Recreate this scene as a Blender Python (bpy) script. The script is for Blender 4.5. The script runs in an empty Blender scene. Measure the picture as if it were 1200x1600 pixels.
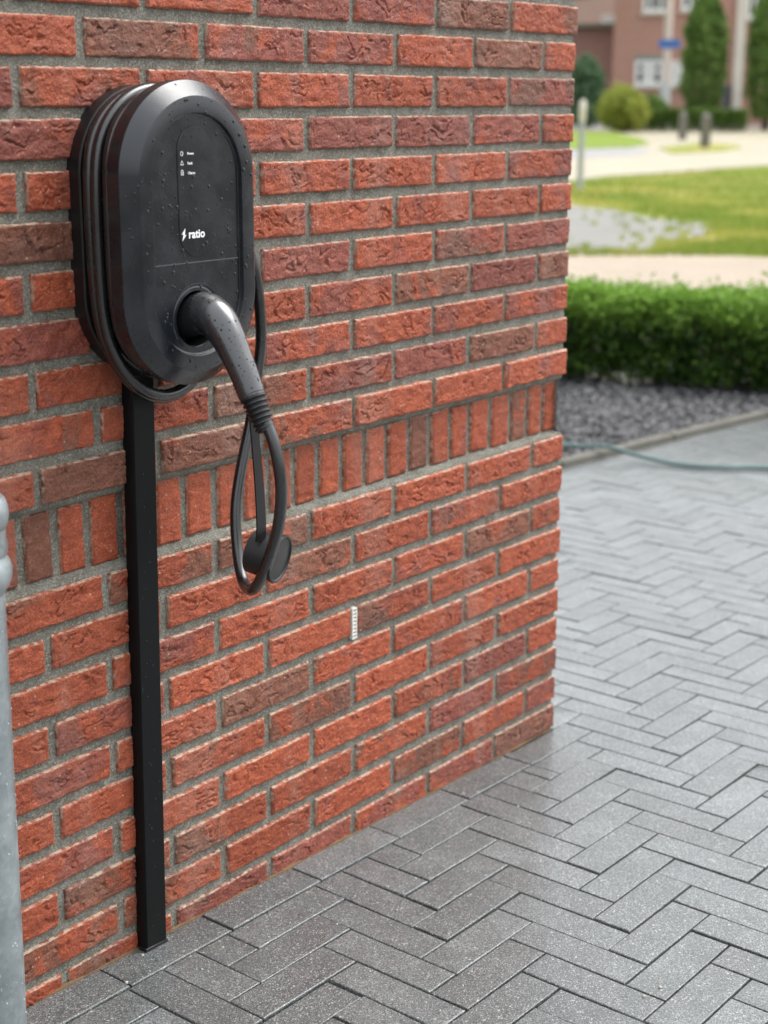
import bpy, math, random
import numpy as np
from mathutils import Matrix, Vector

# ------------------------------------------------------------------ camera, light, exposure
scene = bpy.context.scene
col = scene.collection
CAM = np.array([-2.5806, -1.5996, 1.2576])
YAW, PITCH, ROLL, FPX = 0.89849, -0.26335, 0.00292, 2391.5

def cam_axes():
    f = np.array([math.sin(YAW)*math.cos(PITCH), math.cos(YAW)*math.cos(PITCH), math.sin(PITCH)])
    r = np.array([math.cos(YAW), -math.sin(YAW), 0.0])
    u = np.cross(r, f)
    return r*math.cos(ROLL)+u*math.sin(ROLL), -r*math.sin(ROLL)+u*math.cos(ROLL), f
AX_R, AX_U, AX_F = cam_axes()
cam_data = bpy.data.cameras.new("camera")
cam = bpy.data.objects.new("camera", cam_data)
col.objects.link(cam)
M = Matrix(((AX_R[0], AX_U[0], -AX_F[0], CAM[0]), (AX_R[1], AX_U[1], -AX_F[1], CAM[1]), (AX_R[2], AX_U[2], -AX_F[2], CAM[2]), (0, 0, 0, 1)))
cam.matrix_world = M
cam_data.sensor_fit = 'VERTICAL'
cam_data.sensor_height = 36.0
cam_data.sensor_width = 27.0
cam_data.lens = FPX/1600*36.0
cam_data.clip_start = 0.05
cam_data.clip_end = 2000
cam_data.dof.use_dof = True
cam_data.dof.focus_distance = 2.22
cam_data.dof.aperture_fstop = 4.1
scene.camera = cam

world = bpy.data.worlds.new("World"); scene.world = world; world.use_nodes = True
SUN_EL, SUN_AZ = math.radians(56), math.radians(116)      # azimuth measured clockwise from +y
nt = world.node_tree
sky = nt.nodes.new("ShaderNodeTexSky"); sky.sky_type = 'NISHITA'; sky.sun_disc = False
sky.sun_elevation = SUN_EL; sky.sun_rotation = SUN_AZ
sky.air_density = 1.0; sky.dust_density = 5.0; sky.ozone_density = 1.0
hs = nt.nodes.new("ShaderNodeHueSaturation"); hs.inputs['Saturation'].default_value = 0.22
nt.links.new(sky.outputs[0], hs.inputs['Color'])
geo = nt.nodes.new("ShaderNodeTexCoord"); sx = nt.nodes.new("ShaderNodeSeparateXYZ"); nt.links.new(geo.outputs['Generated'], sx.inputs[0])
mr = nt.nodes.new("ShaderNodeMapRange"); nt.links.new(sx.outputs['Z'], mr.inputs[0])
mr.inputs[1].default_value = 0; mr.inputs[2].default_value = 1; mr.inputs[3].default_value = 2.6; mr.inputs[4].default_value = 7.8
cc_ = nt.nodes.new("ShaderNodeCombineColor")
for i_c, f_c in enumerate((.96, 1.0, 1.05)):
    mm = nt.nodes.new("ShaderNodeMath"); mm.operation = 'MULTIPLY'; mm.inputs[1].default_value = f_c
    nt.links.new(mr.outputs[0], mm.inputs[0]); nt.links.new(mm.outputs[0], cc_.inputs[i_c])
mxs = nt.nodes.new("ShaderNodeMix"); mxs.data_type = 'RGBA'; mxs.inputs[0].default_value = .5
nt.links.new(hs.outputs[0], mxs.inputs[6]); nt.links.new(cc_.outputs[0], mxs.inputs[7])
nt.links.new(mxs.outputs[2], nt.nodes['Background'].inputs[0])
nt.nodes['Background'].inputs[1].default_value = 0.15
sd = bpy.data.lights.new("sun", 'SUN'); sd.energy = 0.8; sd.angle = math.radians(40); sd.color = (1.0, 0.98, 0.95)
sun = bpy.data.objects.new("sun", sd); col.objects.link(sun)
sdir = Vector((math.sin(SUN_AZ)*math.cos(SUN_EL), math.cos(SUN_AZ)*math.cos(SUN_EL), math.sin(SUN_EL)))
sun.rotation_euler = sdir.to_track_quat('Z', 'Y').to_euler()
vs = scene.view_settings
vs.view_transform = 'Standard'; vs.look = 'None'; vs.gamma = 1; vs.exposure = 1.28; vs.use_curve_mapping = False

rng = np.random.default_rng(7)
random.seed(7)

# ------------------------------------------------------------------ helpers
def ray(u, v):
    return AX_F*FPX + AX_R*(u-600) - AX_U*(v-800)
def near_z(x): return -0.03 - 0.0235*x
N_DIR = np.array([0.782, 0.623])
def far_z(x, y):
    a = (x-CAM[0])*N_DIR[0] + (y-CAM[1])*N_DIR[1]
    return -0.135 + 0.0099*np.maximum(a-8.0, 0)
def near_pt(u, v):
    d = ray(u, v); t = (-0.03-0.0235*CAM[0]-CAM[2])/(d[2]+0.0235*d[0]); return CAM+t*d
def far_pt(u, v, dz=0.0):
    d = ray(u, v)
    # plane z = -0.135 + 0.0099*(n.(p-c) - 8)
    k = 0.0099; nd = N_DIR[0]*d[0]+N_DIR[1]*d[1]
    t = (-0.135-k*8-CAM[2])/(d[2]-k*nd); p = CAM+t*d; p[2] += dz; return p
def px_of(p):
    d = np.asarray(p)-CAM; z = d@AX_F
    return 600+FPX*(d@AX_R)/z, 800-FPX*(d@AX_U)/z, z

def tag(o, label=None, cat=None, group=None, kind=None):
    if label: o['label'] = label
    if cat: o['category'] = cat
    if group: o['group'] = group
    if kind: o['kind'] = kind
    return o
def empty(name, loc=(0, 0, 0), rz=0):
    o = bpy.data.objects.new(name, None); col.objects.link(o); o.location = loc; o.rotation_euler = (0, 0, rz)
    o.empty_display_size = 0.1
    return o
def link(name, me, mat=None, parent=None, loc=None, smooth=False):
    if mat is not None and not me.materials: me.materials.append(mat)
    if smooth: me.polygons.foreach_set('use_smooth', [True]*len(me.polygons))
    o = bpy.data.objects.new(name, me); col.objects.link(o)
    if parent is not None: o.parent = parent
    if loc is not None: o.location = loc
    return o
def mesh(name, V, F, attrs=None):
    me = bpy.data.meshes.new(name)
    V = np.asarray(V, dtype=np.float32).reshape(-1, 3)
    if isinstance(F, np.ndarray):
        n, k = F.shape
        me.vertices.add(len(V)); me.vertices.foreach_set('co', V.ravel())
        me.loops.add(n*k); me.loops.foreach_set('vertex_index', F.astype(np.int32).ravel())
        me.polygons.add(n); me.polygons.foreach_set('loop_start', np.arange(0, n*k, k, dtype=np.int32))
        me.polygons.foreach_set('loop_total', np.full(n, k, dtype=np.int32))
        me.update(calc_edges=True)
    else:
        me.from_pydata([tuple(map(float, v)) for v in V], [], [tuple(map(int, f)) for f in F]); me.update()
    if attrs:
        for k_, (dom, arr) in attrs.items():
            a = me.attributes.new(k_, 'FLOAT', dom); a.data.foreach_set('value', np.asarray(arr, dtype=np.float32).ravel())
    return me
class MB:
    def __init__(s): s.V = []; s.F = []
    def add(s, V, F):
        b = len(s.V); s.V += [tuple(v) for v in V]; s.F += [tuple(i+b for i in f) for f in F]; return s
    def box(s, a, b, ch=0.0):
        x0, y0, z0 = a; x1, y1, z1 = b
        if ch <= 0:
            V = [(x, y, z) for z in (z0, z1) for y in (y0, y1) for x in (x0, x1)]
            return s.add(V, [(0, 2, 3, 1), (4, 5, 7, 6), (0, 1, 5, 4), (2, 6, 7, 3), (0, 4, 6, 2), (1, 3, 7, 5)])
        # chamfered box: three inset rectangles stacks
        c = ch; V = []
        for z, i in ((z0, c), (z0+c, 0), (z1-c, 0), (z1, c)):
            for (x, y, sx, sy) in ((x0, y0, 1, 1), (x1, y0, -1, 1), (x1, y1, -1, -1), (x0, y1, 1, -1)):
                V += [(x+sx*(c+i*0.7), y+sy*i, z), (x+sx*i, y+sy*(c+i*0.7), z)] if (x, y) in ((x0, y0), (x1, y1)) and False else [(x+sx*i, y+sy*(c+i*.7), z), (x+sx*(c+i*.7), y+sy*i, z)][::(1 if sx*sy > 0 else -1)]
        F = [tuple(range(7, -1, -1)), tuple(range(24, 32))]
        for l in range(3):
            for i in range(8):
                j = (i+1) % 8; F.append((l*8+i, l*8+j, l*8+8+j, l*8+8+i))
        return s.add(V, F)
    def loft(s, rings, close0=True, close1=True):
        n = len(rings[0]); V = [p for r in rings for p in r]; F = []
        for l in range(len(rings)-1):
            for i in range(n):
                j = (i+1) % n; F.append((l*n+i, l*n+j, l*n+n+j, l*n+n+i))
        if close0: F.append(tuple(range(n-1, -1, -1)))
        if close1: F.append(tuple(range((len(rings)-1)*n, len(rings)*n)))
        return s.add(V, F)
    def tube(s, pts, rad, n=14, flat=None, up=(0.3, 0.2, 1)):
        P = [Vector(p) for p in pts]; R = rad if hasattr(rad, '__len__') else [rad]*len(P)
        rings = []; nrm = Vector(up).normalized()
        for i, p in enumerate(P):
            t = (P[min(i+1, len(P)-1)]-P[max(i-1, 0)]).normalized()
            nrm = (nrm-t*nrm.dot(t)).normalized(); b = t.cross(nrm)
            r = R[i]; ra, rb = r if hasattr(r, '__len__') else (r, r)
            rings.append([tuple(p+nrm*ra*math.cos(a)+b*rb*math.sin(a)) for a in [2*math.pi*k/n for k in range(n)]])
        return s.loft(rings)
    def build(s, name, mat, parent=None, loc=None, smooth=False, ang=35):
        me = mesh(name, s.V, s.F)
        o = link(name, me, mat, parent, loc, smooth)
        if smooth:
            try: me.set_sharp_from_angle(angle=math.radians(ang))
            except Exception: pass
        return o
def spline(pts, n=10):
    P = [np.array(p, float) for p in pts]; P = [2*P[0]-P[1]]+P+[2*P[-1]-P[-2]]; out = []
    for i in range(1, len(P)-2):
        for k in range(n):
            t = k/n; a, b, c, d = P[i-1:i+3]
            out.append(0.5*((2*b)+(-a+c)*t+(2*a-5*b+4*c-d)*t*t+(-a+3*b-3*c+d)*t**3))
    out.append(P[-2]); return out

def _h(ix, iy, seed):
    h = (ix.astype(np.int64)*374761393 + iy.astype(np.int64)*668265263 + int(seed)*1274126177) & 0xffffffff
    h = ((h ^ (h >> 13))*1103515245) & 0xffffffff
    h = ((h ^ (h >> 16))*668265263) & 0xffffffff
    return (h & 0xffff)/65536.0*2*np.pi
def pn(x, y, seed=0):
    x0 = np.floor(x); y0 = np.floor(y); fx = x-x0; fy = y-y0
    def g(dx, dy):
        a = _h(x0+dx, y0+dy, seed); return np.cos(a)*(fx-dx)+np.sin(a)*(fy-dy)
    sx = fx*fx*fx*(fx*(fx*6-15)+10); sy = fy*fy*fy*(fy*(fy*6-15)+10)
    a = g(0, 0)*(1-sx)+g(1, 0)*sx; b = g(0, 1)*(1-sx)+g(1, 1)*sx
    return (a*(1-sy)+b*sy)*1.5
def fbm(x, y, seed=0, o=4):
    r = 0; a = 1.0
    for i in range(o): r = r+a*pn(x*2**i, y*2**i, seed+i*17); a *= .5
    return r
def sstep(a, b, x):
    t = np.clip((x-a)/(b-a), 0, 1); return t*t*(3-2*t)

# ------------------------------------------------------------------ materials
class NM:
    def __init__(s, name, rough=0.6, spec=0.5):
        s.m = bpy.data.materials.new(name); s.m.use_nodes = True; s.t = s.m.node_tree
        s.b = s.t.nodes['Principled BSDF']; s.b.inputs['Roughness'].default_value = rough
        s.b.inputs['Specular IOR Level'].default_value = spec
    def n(s, typ, **kw):
        n = s.t.nodes.new(typ)
        for k, v in kw.items():
            if k.startswith('i_'): n.inputs[k[2:].replace('_', ' ')].default_value = v
            else: setattr(n, k, v)
        return n
    def l(s, a, b): s.t.links.new(a, b)
    def coord(s, kind='Object', offset=True):
        c = s.n('ShaderNodeTexCoord'); o = c.outputs[kind]
        if offset:
            oi = s.n('ShaderNodeObjectInfo'); m = s.n('ShaderNodeMath', operation='MULTIPLY'); m.inputs[1].default_value = 37.0
            s.l(oi.outputs['Random'], m.inputs[0])
            a = s.n('ShaderNodeVectorMath', operation='ADD'); s.l(o, a.inputs[0]); s.l(m.outputs[0], a.inputs[1]); o = a.outputs[0]
        return o
    def noise(s, vec, scale, detail=3, rough=.55, dist=0):
        n = s.n('ShaderNodeTexNoise'); n.inputs['Scale'].default_value = scale; n.inputs['Detail'].default_value = detail
        n.inputs['Roughness'].default_value = rough; n.inputs['Distortion'].default_value = dist
        s.l(vec, n.inputs['Vector']); return n.outputs['Fac']
    def vor(s, vec, scale, feature='F1'):
        n = s.n('ShaderNodeTexVoronoi'); n.inputs['Scale'].default_value = scale; n.feature = feature; s.l(vec, n.inputs['Vector']); return n
    def math(s, op, a, b=None, c=None, clamp=False):
        n = s.n('ShaderNodeMath', operation=op, use_clamp=clamp)
        for i, x in enumerate((a, b, c)):
            if x is None: continue
            if isinstance(x, (int, float)): n.inputs[i].default_value = x
            else: s.l(x, n.inputs[i])
        return n.outputs[0]
    def ramp(s, fac, lo, hi, a=0.0, b=1.0):
        n = s.n('ShaderNodeMapRange', interpolation_type='SMOOTHSTEP'); s.l(fac, n.inputs[0])
        for i, v in ((1, lo), (2, hi), (3, a), (4, b)): 
            if isinstance(v, (int, float)): n.inputs[i].default_value = v
            else: s.l(v, n.inputs[i])
        return n.outputs[0]
    def mix(s, fac, a, b, mode='MIX'):
        n = s.n('ShaderNodeMix', data_type='RGBA', blend_type=mode)
        for i, x in ((0, fac), (6, a), (7, b)):
            if isinstance(x, (int, float)): n.inputs[i].default_value = x
            elif isinstance(x, tuple): n.inputs[i].default_value = (*x, 1)
            else: s.l(x, n.inputs[i])
        return n.outputs[2]
    def base(s, x):
        if isinstance(x, tuple): s.b.inputs['Base Color'].default_value = (*x, 1)
        else: s.l(x, s.b.inputs['Base Color'])
    def rough(s, x): s.l(x, s.b.inputs['Roughness'])
    def bump(s, h, strength=0.5, dist=0.001, prev=None):
        n = s.n('ShaderNodeBump'); n.inputs['Strength'].default_value = strength; n.inputs['Distance'].default_value = dist
        s.l(h, n.inputs['Height'])
        if prev is not None: s.l(prev, n.inputs['Normal'])
        s.l(n.outputs[0], s.b.inputs['Normal']); return n.outputs[0]
def simple(name, color, rough=.6, spec=.5, metal=0, nscale=0, namp=.15, bump=0, bscale=200):
    m = NM(name, rough, spec); m.b.inputs['Metallic'].default_value = metal
    if nscale:
        v = m.coord(offset=False); f = m.noise(v, nscale, 4)
        m.base(m.mix(f, tuple(c*(1-namp) for c in color), tuple(min(1, c*(1+namp)) for c in color)))
    else: m.base(color)
    if bump:
        v = m.coord(offset=False); m.bump(m.noise(v, bscale, 3), bump, 0.001)
    return m.m

def brick_mat():
    m = NM('brick', .62, .35)
    v = m.coord(); oi = m.n('ShaderNodeObjectInfo'); sp = m.n('ShaderNodeSeparateColor'); m.l(oi.outputs['Color'], sp.inputs[0])
    big = m.noise(v, 9, 3, .5, .6); big2 = m.noise(v, 14, 3, .5, .4); mid = m.noise(v, 60, 4, .6); fine = m.noise(v, 420, 3, .7)
    red = m.mix(m.ramp(mid, .3, .7), (.32, .062, .026), (.455, .104, .045))
    tb = m.math('SUBTRACT', .78, m.math('MULTIPLY', sp.outputs[0], .52))
    fb = m.ramp(m.math('SUBTRACT', big, tb), -.05, .05)
    brown = m.mix(m.ramp(mid, .3, .7), (.125, .068, .045), (.20, .115, .078))
    tp = m.math('SUBTRACT', .78, m.math('MULTIPLY', sp.outputs[1], .52))
    fp = m.ramp(m.math('SUBTRACT', big2, tp), -.08, .08)
    purple = m.mix(m.ramp(mid, .3, .7), (.16, .05, .044), (.255, .09, .08))
    c = m.mix(m.math('MULTIPLY', fp, .62), red, purple); c = m.mix(m.math('MULTIPLY', fb, .68), c, brown)
    br = m.math('MULTIPLY_ADD', sp.outputs[2], .45, .72)
    g = m.n('ShaderNodeCombineColor'); [m.l(br, g.inputs[i]) for i in range(3)]
    c = m.mix(1.0, c, g.outputs[0], 'MULTIPLY')
    c = m.mix(m.ramp(fine, .38, .6), m.mix(.5, c, (.07, .022, .012)), c)
    c = m.mix(m.math('MULTIPLY', m.ramp(fine, .60, .72), .28), c, (.62, .36, .24))
    vo = m.vor(v, 170); sel = m.n('ShaderNodeSeparateColor'); m.l(vo.outputs['Color'], sel.inputs[0])
    dot = m.math('MULTIPLY', m.ramp(vo.outputs['Distance'], .42, .2), m.math('GREATER_THAN', sel.outputs[0], .975))
    c = m.mix(m.math('MULTIPLY', dot, .6), c, (.5, .34, .27))
    wp = m.n('ShaderNodeNewGeometry').outputs['Position']
    mp = m.n('ShaderNodeMapping'); mp.inputs['Scale'].default_value = (9, 9, 2.2); m.l(wp, mp.inputs[0])
    bloom = m.ramp(m.noise(mp.outputs[0], 1.0, 5, .6), .50, .68)
    c = m.mix(m.math('MULTIPLY', bloom, .16), c, (.42, .33, .27))
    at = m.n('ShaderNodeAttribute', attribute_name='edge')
    lime_hilite = m.math('MULTIPLY', m.ramp(at.outputs['Fac'], .2, .8), m.ramp(m.noise(v, 110, 3), .38, .62))
    c = m.mix(m.math('MULTIPLY', lime_hilite, .8), c, (.50, .40, .30))  # cream arrises: mortar residue plus a top-edge highlight painted into the colour
    m.base(c)
    m.rough(m.ramp(mid, .3, .7, .36, .62))
    b1 = m.bump(m.noise(v, 230, 4, .65, .8), 1.0, .0020)
    m.bump(fine, .8, .0010, b1)
    return m.m
def mortar_mat():
    m = NM('mortar', .8, .3); v = m.coord(offset=False)
    a = m.noise(v, 30, 4); f = m.noise(v, 420, 4, .8); g = m.noise(v, 260, 4, .7)
    c = m.mix(m.ramp(a, .3, .7), (.225, .215, .175), (.345, .335, .285))
    c = m.mix(m.ramp(f, .40, .58), m.mix(.6, c, (.06, .055, .04)), c)
    vo = m.vor(v, 380); s_ = m.n('ShaderNodeSeparateColor'); m.l(vo.outputs['Color'], s_.inputs[0])
    c = m.mix(m.math('MULTIPLY', m.math('GREATER_THAN', s_.outputs[0], .85), .45), c, (.48, .46, .40))
    m.base(c); m.bump(m.math('ADD', g, f), 1.0, .003); return m.m
def paver_mat():
    m = NM('paver', .5, .55); v = m.coord()
    oi = m.n('ShaderNodeObjectInfo')
    a = m.noise(v, 12, 4); f = m.noise(v, 400, 4, .8)
    c = m.mix(m.ramp(a, .3, .7), (.122, .144, .146), (.192, .218, .220))
    br = m.math('MULTIPLY_ADD', oi.outputs['Random'], .4, .8)
    g = m.n('ShaderNodeCombineColor'); [m.l(br, g.inputs[i]) for i in range(3)]
    c = m.mix(1.0, c, g.outputs[0], 'MULTIPLY')
    wp = m.n('ShaderNodeNewGeometry').outputs['Position']; damp = m.ramp(m.noise(wp, 2.3, 5, .6), .38, .62)
    c = m.mix(m.math('MULTIPLY', damp, .35), c, (.075, .08, .078))
    c = m.mix(m.ramp(f, .42, .57), m.mix(.72, c, (.02, .02, .02)), c)
    dk = m.vor(v, 460); dks = m.n('ShaderNodeSeparateColor'); m.l(dk.outputs['Color'], dks.inputs[0])
    c = m.mix(m.math('MULTIPLY', m.math('GREATER_THAN', dks.outputs[1], .68), .6), c, (.03, .03, .03))
    for sc, th, lo, hi in ((520, .68, .5, .3), (330, .86, .48, .25), (150, .955, .34, .2)):
        vo = m.vor(v, sc); s_ = m.n('ShaderNodeSeparateColor'); m.l(vo.outputs['Color'], s_.inputs[0])
        dot = m.math('MULTIPLY', m.ramp(vo.outputs['Distance'], lo, hi), m.math('GREATER_THAN', s_.outputs[0], th))
        c = m.mix(m.math('MULTIPLY', dot, (.6 if sc > 500 else .62)), c, (.44, .44, .43) if sc > 500 else (.55, .54, .50))
    m.base(c)
    m.rough(m.ramp(m.noise(v, 8, 3), .3, .7, .3, .48)); m.b.inputs['Coat Weight'].default_value = .70; m.b.inputs['Coat Roughness'].default_value = .25; m.b.inputs['Coat IOR'].default_value = 1.6
    b = m.bump(f, .9, .0016); m.bump(m.noise(v, 220, 3), .5, .0014, b); return m.m
def plastic(name, color, rough, nz=.0, bump=.25):
    m = NM(name, rough, .5); v = m.coord(offset=False)
    f = m.noise(v, 22, 4, .6); m.base(m.mix(f, tuple(c*.8 for c in color), tuple(c*1.25 for c in color)))
    m.rough(m.ramp(f, .3, .7, max(.05, rough-.07), rough+.1))
    m.bump(m.noise(v, 1400, 2, .6), bump, .0003); return m.m
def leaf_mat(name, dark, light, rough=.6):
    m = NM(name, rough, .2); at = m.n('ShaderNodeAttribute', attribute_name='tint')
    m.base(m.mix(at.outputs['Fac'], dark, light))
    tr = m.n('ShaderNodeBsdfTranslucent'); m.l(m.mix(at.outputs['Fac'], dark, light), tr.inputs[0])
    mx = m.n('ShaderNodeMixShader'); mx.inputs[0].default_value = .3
    m.l(m.b.outputs[0], mx.inputs[1]); m.l(tr.outputs[0], mx.inputs[2]); m.l(mx.outputs[0], m.t.nodes['Material Output'].inputs[0])
    return m.m

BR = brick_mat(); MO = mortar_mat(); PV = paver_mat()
BLK = plastic('black_plastic', (.0065, .0085, .0125), .22)
BLK2 = plastic('black_plastic_matt', (.008, .008, .009), .38)
DUCT = plastic('black_duct_plastic', (.0022, .0025, .0030), .42, bump=.1)
DUCT.node_tree.nodes['Principled BSDF'].inputs['Specular IOR Level'].default_value = .22
RUB = plastic('black_cable_rubber', (.008, .008, .009), .24, bump=.4)
GRIP = plastic('grey_black_handle_plastic', (.020, .0215, .024), .2, bump=.2)
DEEP = simple('black_socket', (.004, .004, .004), .5)
WHT = simple('white_print', (.85, .85, .85), .5)

# ------------------------------------------------------------------ terrain sheets (setting)
def grid_sheet(name, x0, x1, y0, y1, nx, ny, zf, mat):
    X, Y = np.meshgrid(np.linspace(x0, x1, nx), np.linspace(y0, y1, ny)); Z = zf(X, Y)
    V = np.stack([X, Y, Z], -1).reshape(-1, 3); i = np.arange(nx*ny).reshape(ny, nx)
    F = np.stack([i[:-1, :-1], i[:-1, 1:], i[1:, 1:], i[1:, :-1]], -1).reshape(-1, 4)
    return link(name, mesh(name, V, F), mat)
def poly_sheet(name, pts, mat, dz, zf=None, parent=None, step=None):
    """flat outline draped on the far slope (a plane), one n-gon triangulated by Blender"""
    V = [(p[0], p[1], (far_z(p[0], p[1]) if zf is None else zf(p[0], p[1]))+dz) for p in pts]
    n = len(V); V2 = V+[(x, y, z-.05) for x, y, z in V]
    F = [tuple(range(n))]+[(i, (i+1) % n, n+(i+1) % n, n+i) for i in range(n)]
    return link(name, mesh(name, V2, F), mat, parent)
def soil_mat():
    m = NM('soil', .9, .2); v = m.coord(offset=False); m.base(m.mix(m.noise(v, 5, 5), (.05, .04, .03), (.1, .085, .065)))
    m.bump(m.noise(v, 60, 4), .8, .01); return m.m
def lawn_mat(green=0):
    m = NM('lawn', .8, .2); v = m.coord(offset=False)
    a = m.ramp(m.noise(v, .55, 4, .55, .8), .44+green, .62+green); b = m.noise(v, 9, 4)
    c = m.mix(a, m.mix(b, (.15, .23, .03), (.27, .35, .05)), m.mix(b, (.42, .36, .10), (.52, .38, .14)))
    m.base(c); m.bump(m.noise(v, 80, 3), 1, .03); return m.m
def road_mat(name, c0, c1, sc=(1/.21, 1/.105)):
    m = NM(name, .55, .4); v = m.coord(offset=False)
    bt = m.n('ShaderNodeTexBrick'); bt.inputs['Scale'].default_value = 5.0; bt.inputs['Mortar Size'].default_value = .018
    bt.inputs['Color1'].default_value = (*c0, 1); bt.inputs['Color2'].default_value = (*c1, 1); bt.inputs['Mortar'].default_value = (*tuple(k*.45 for k in c0), 1)
    m.l(v, bt.inputs['Vector'])
    m.base(m.mix(m.ramp(m.noise(v, .7, 4), .35, .7), bt.outputs['Color'], m.mix(.5, bt.outputs['Color'], tuple(k*.75 for k in c0))))
    m.bump(bt.outputs['Fac'], .4, -.004); return m.m
LAWN = lawn_mat(); LAWN2 = lawn_mat(.3); SOIL = soil_mat()
ROAD = road_mat('road_pavers', (.39, .345, .245), (.44, .395, .29))
WALK = road_mat('sidewalk_pavers', (.35, .275, .195), (.39, .315, .235))
GREYP = road_mat('grey_pavers', (.30, .29, .29), (.36, .35, .34))

def base_z(x, y):
    a = (x-CAM[0])*N_DIR[0]+(y-CAM[1])*N_DIR[1]
    return np.where(a < 8, -.24+0*a, -.17+.0099*np.maximum(a-8, 0))
gs = np.concatenate([np.linspace(-600, -30, 8), np.linspace(-25, 100, 60), np.linspace(120, 900, 10)])
X, Y = np.meshgrid(gs, gs); i_ = np.arange(len(gs)**2).reshape(len(gs), -1)
gf = np.stack([i_[:-1, :-1], i_[:-1, 1:], i_[1:, 1:], i_[1:, :-1]], -1).reshape(-1, 4)
tag(link('ground', mesh('ground', np.stack([X, Y, base_z(X, Y)-.03], -1).reshape(-1, 3), gf), SOIL), kind='structure')

def far_poly(name, pix, mat, dz, jit=0):
    if jit:
        q = []
        for i in range(len(pix)):
            a, b_ = pix[i], pix[(i+1) % len(pix)]; n_ = max(1, min(120, int(math.hypot(b_[0]-a[0], b_[1]-a[1])/5)))
            for k in range(n_): t = k/n_; q.append((a[0]+(b_[0]-a[0])*t+random.uniform(-1.6, 1.6)*jit, a[1]+(b_[1]-a[1])*t+random.uniform(-.7, .7)*jit))
        pix = q
    o = poly_sheet(name, [far_pt(u, v) for u, v in pix], mat, dz); return tag(o, kind='structure')
lw = far_poly('lawn', [(-300, 300), (300, 268), (700, 250), (1200, 240), (1700, 232), (2600, 245), (2900, 520), (1200, 470), (860, 470), (200, 500), (-300, 420)], LAWN, -.012)
far_poly('sidewalk', [(-200, 372), (860, 384), (1020, 392), (1200, 403), (2900, 470), (2900, 900), (1600, 560), (1200, 485), (700, 478), (-200, 480)], WALK, 0)
far_poly('gravel_patch', [(700, 315), (888, 321), (960, 329), (1020, 342), (1080, 348), (1118, 352), (1110, 363), (1070, 372), (1035, 378), (1020, 391), (960, 388), (860, 383.5), (700, 381)],
         simple('grey_gravel_surface', (.22, .215, .195), .9, .2, nscale=1.6, namp=.35), .004, 1.2)
far_poly('road', [(-300, 290), (500, 289), (888, 284), (950, 275), (1060, 270), (1130, 263), (1200, 258), (1400, 250), (2400, 262), (2400, 196), (1200, 199), (880, 199), (200, 200), (-300, 202)], ROAD, .008)
far_poly('path', [(-300, 205), (880, 203), (1200, 200), (2400, 200), (2400, 190), (1200, 192.5), (880, 192), (-300, 193)], GREYP, .016)
far_poly('grass_verge', [(500, 205), (888, 204), (960, 208), (1000, 217), (1016, 226), (985, 231), (930, 233), (860, 236), (500, 240)], LAWN2, .024, .7)
far_poly('kerb_strip', [(600, 243), (888, 235), (1000, 232), (1015, 236), (1000, 243), (888, 249), (600, 252)], GREYP, .016)
far_poly('grass_island', [(1030, 232), (1100, 224), (1150, 228), (1158, 233), (1120, 238), (1050, 241)], LAWN, .024, .7)
far_poly('garden_ground', [(-300, 193.5), (880, 192.5), (1200, 193), (2400, 190.5), (2300, 172), (-200, 172)], SOIL, .03)

# ------------------------------------------------------------------ driveway and pavers
kl = [near_pt(u, v) for u, v in ((872, 731), (1000, 703), (1110, 672), (1200, 650))]
k0, k1 = kl[0], kl[-1]; kd = (k1-k0)/np.linalg.norm((k1-k0)[:2]); kn = np.array([-kd[1], kd[0]])
def kerb_y(x): return float(k0[1]+(x-k0[0])*kd[1]/kd[0])
drive = link('driveway', mesh('driveway', [(-6, -7, near_z(-6)-.012), (5.2, -7, near_z(5.2)-.012), (5.2, kerb_y(5.2), near_z(5.2)-.012), (-6, kerb_y(-6), near_z(-6)-.012)], [(0, 1, 2, 3)]),
             simple('joint_sand', (.055, .05, .042), .9, .2, nscale=40, namp=.3, bump=.6, bscale=300))
tag(drive, kind='structure')
W = .0690; C0 = (-.4348, -.1430); G = .0030
def paver_geo(x0, x1, y0, y1, dz=0, tx=0, ty=0, ch=.0032, g=G):
    x0 += g/2; x1 -= g/2; y0 += g/2; y1 -= g/2
    cx, cy = (x0+x1)/2, (y0+y1)/2; V = []
    for i, z in ((0, -.045), (0, -ch), (ch*.35, -ch*.3), (ch, 0)):
        for (x, y) in ((x0+i, y0+i), (x1-i, y0+i), (x1-i, y1-i), (x0+i, y1-i)):
            V.append((x-cx, y-cy, z+dz+tx*(x-cx)+ty*(y-cy)-.0235*(x-cx)))
    F = [(12, 13, 14, 15)]
    for l in range(3):
        for i in range(4):
            j = (i+1) % 4; F.append((l*4+i, l*4+j, l*4+4+j, l*4+4+i))
    return (cx, cy), V, F
rects = []
def clip_add(x0, x1, y0, y1):
    y1 = min(y1, kerb_y((x0+x1)/2)-.004)
    if y1-y0 < .012: return
    parts = [(x0, x1, y0, y1)]; out = []
    for a, b, c, d in parts:
        cuts = []
        if a < -.187 < b and d > -.0740: cuts.append(-.187)
        if a < 0 < b and d > -.003: cuts.append(0.0)
        xs = [a]+cuts+[b]
        for p_, q_ in zip(xs[:-1], xs[1:]):
            m_x = (p_+q_)/2; lim = -.0740 if m_x < -.187 else (-.003 if m_x < 0 else 9)
            P0 = max(p_, .003) if m_x > 0 and d > -.003 else p_
            out.append((P0, q_, c, min(d, lim)))
    for r_ in out:
        if r_[1]-r_[0] > .012 and r_[3]-r_[2] > .012: rects.append(r_)
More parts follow.
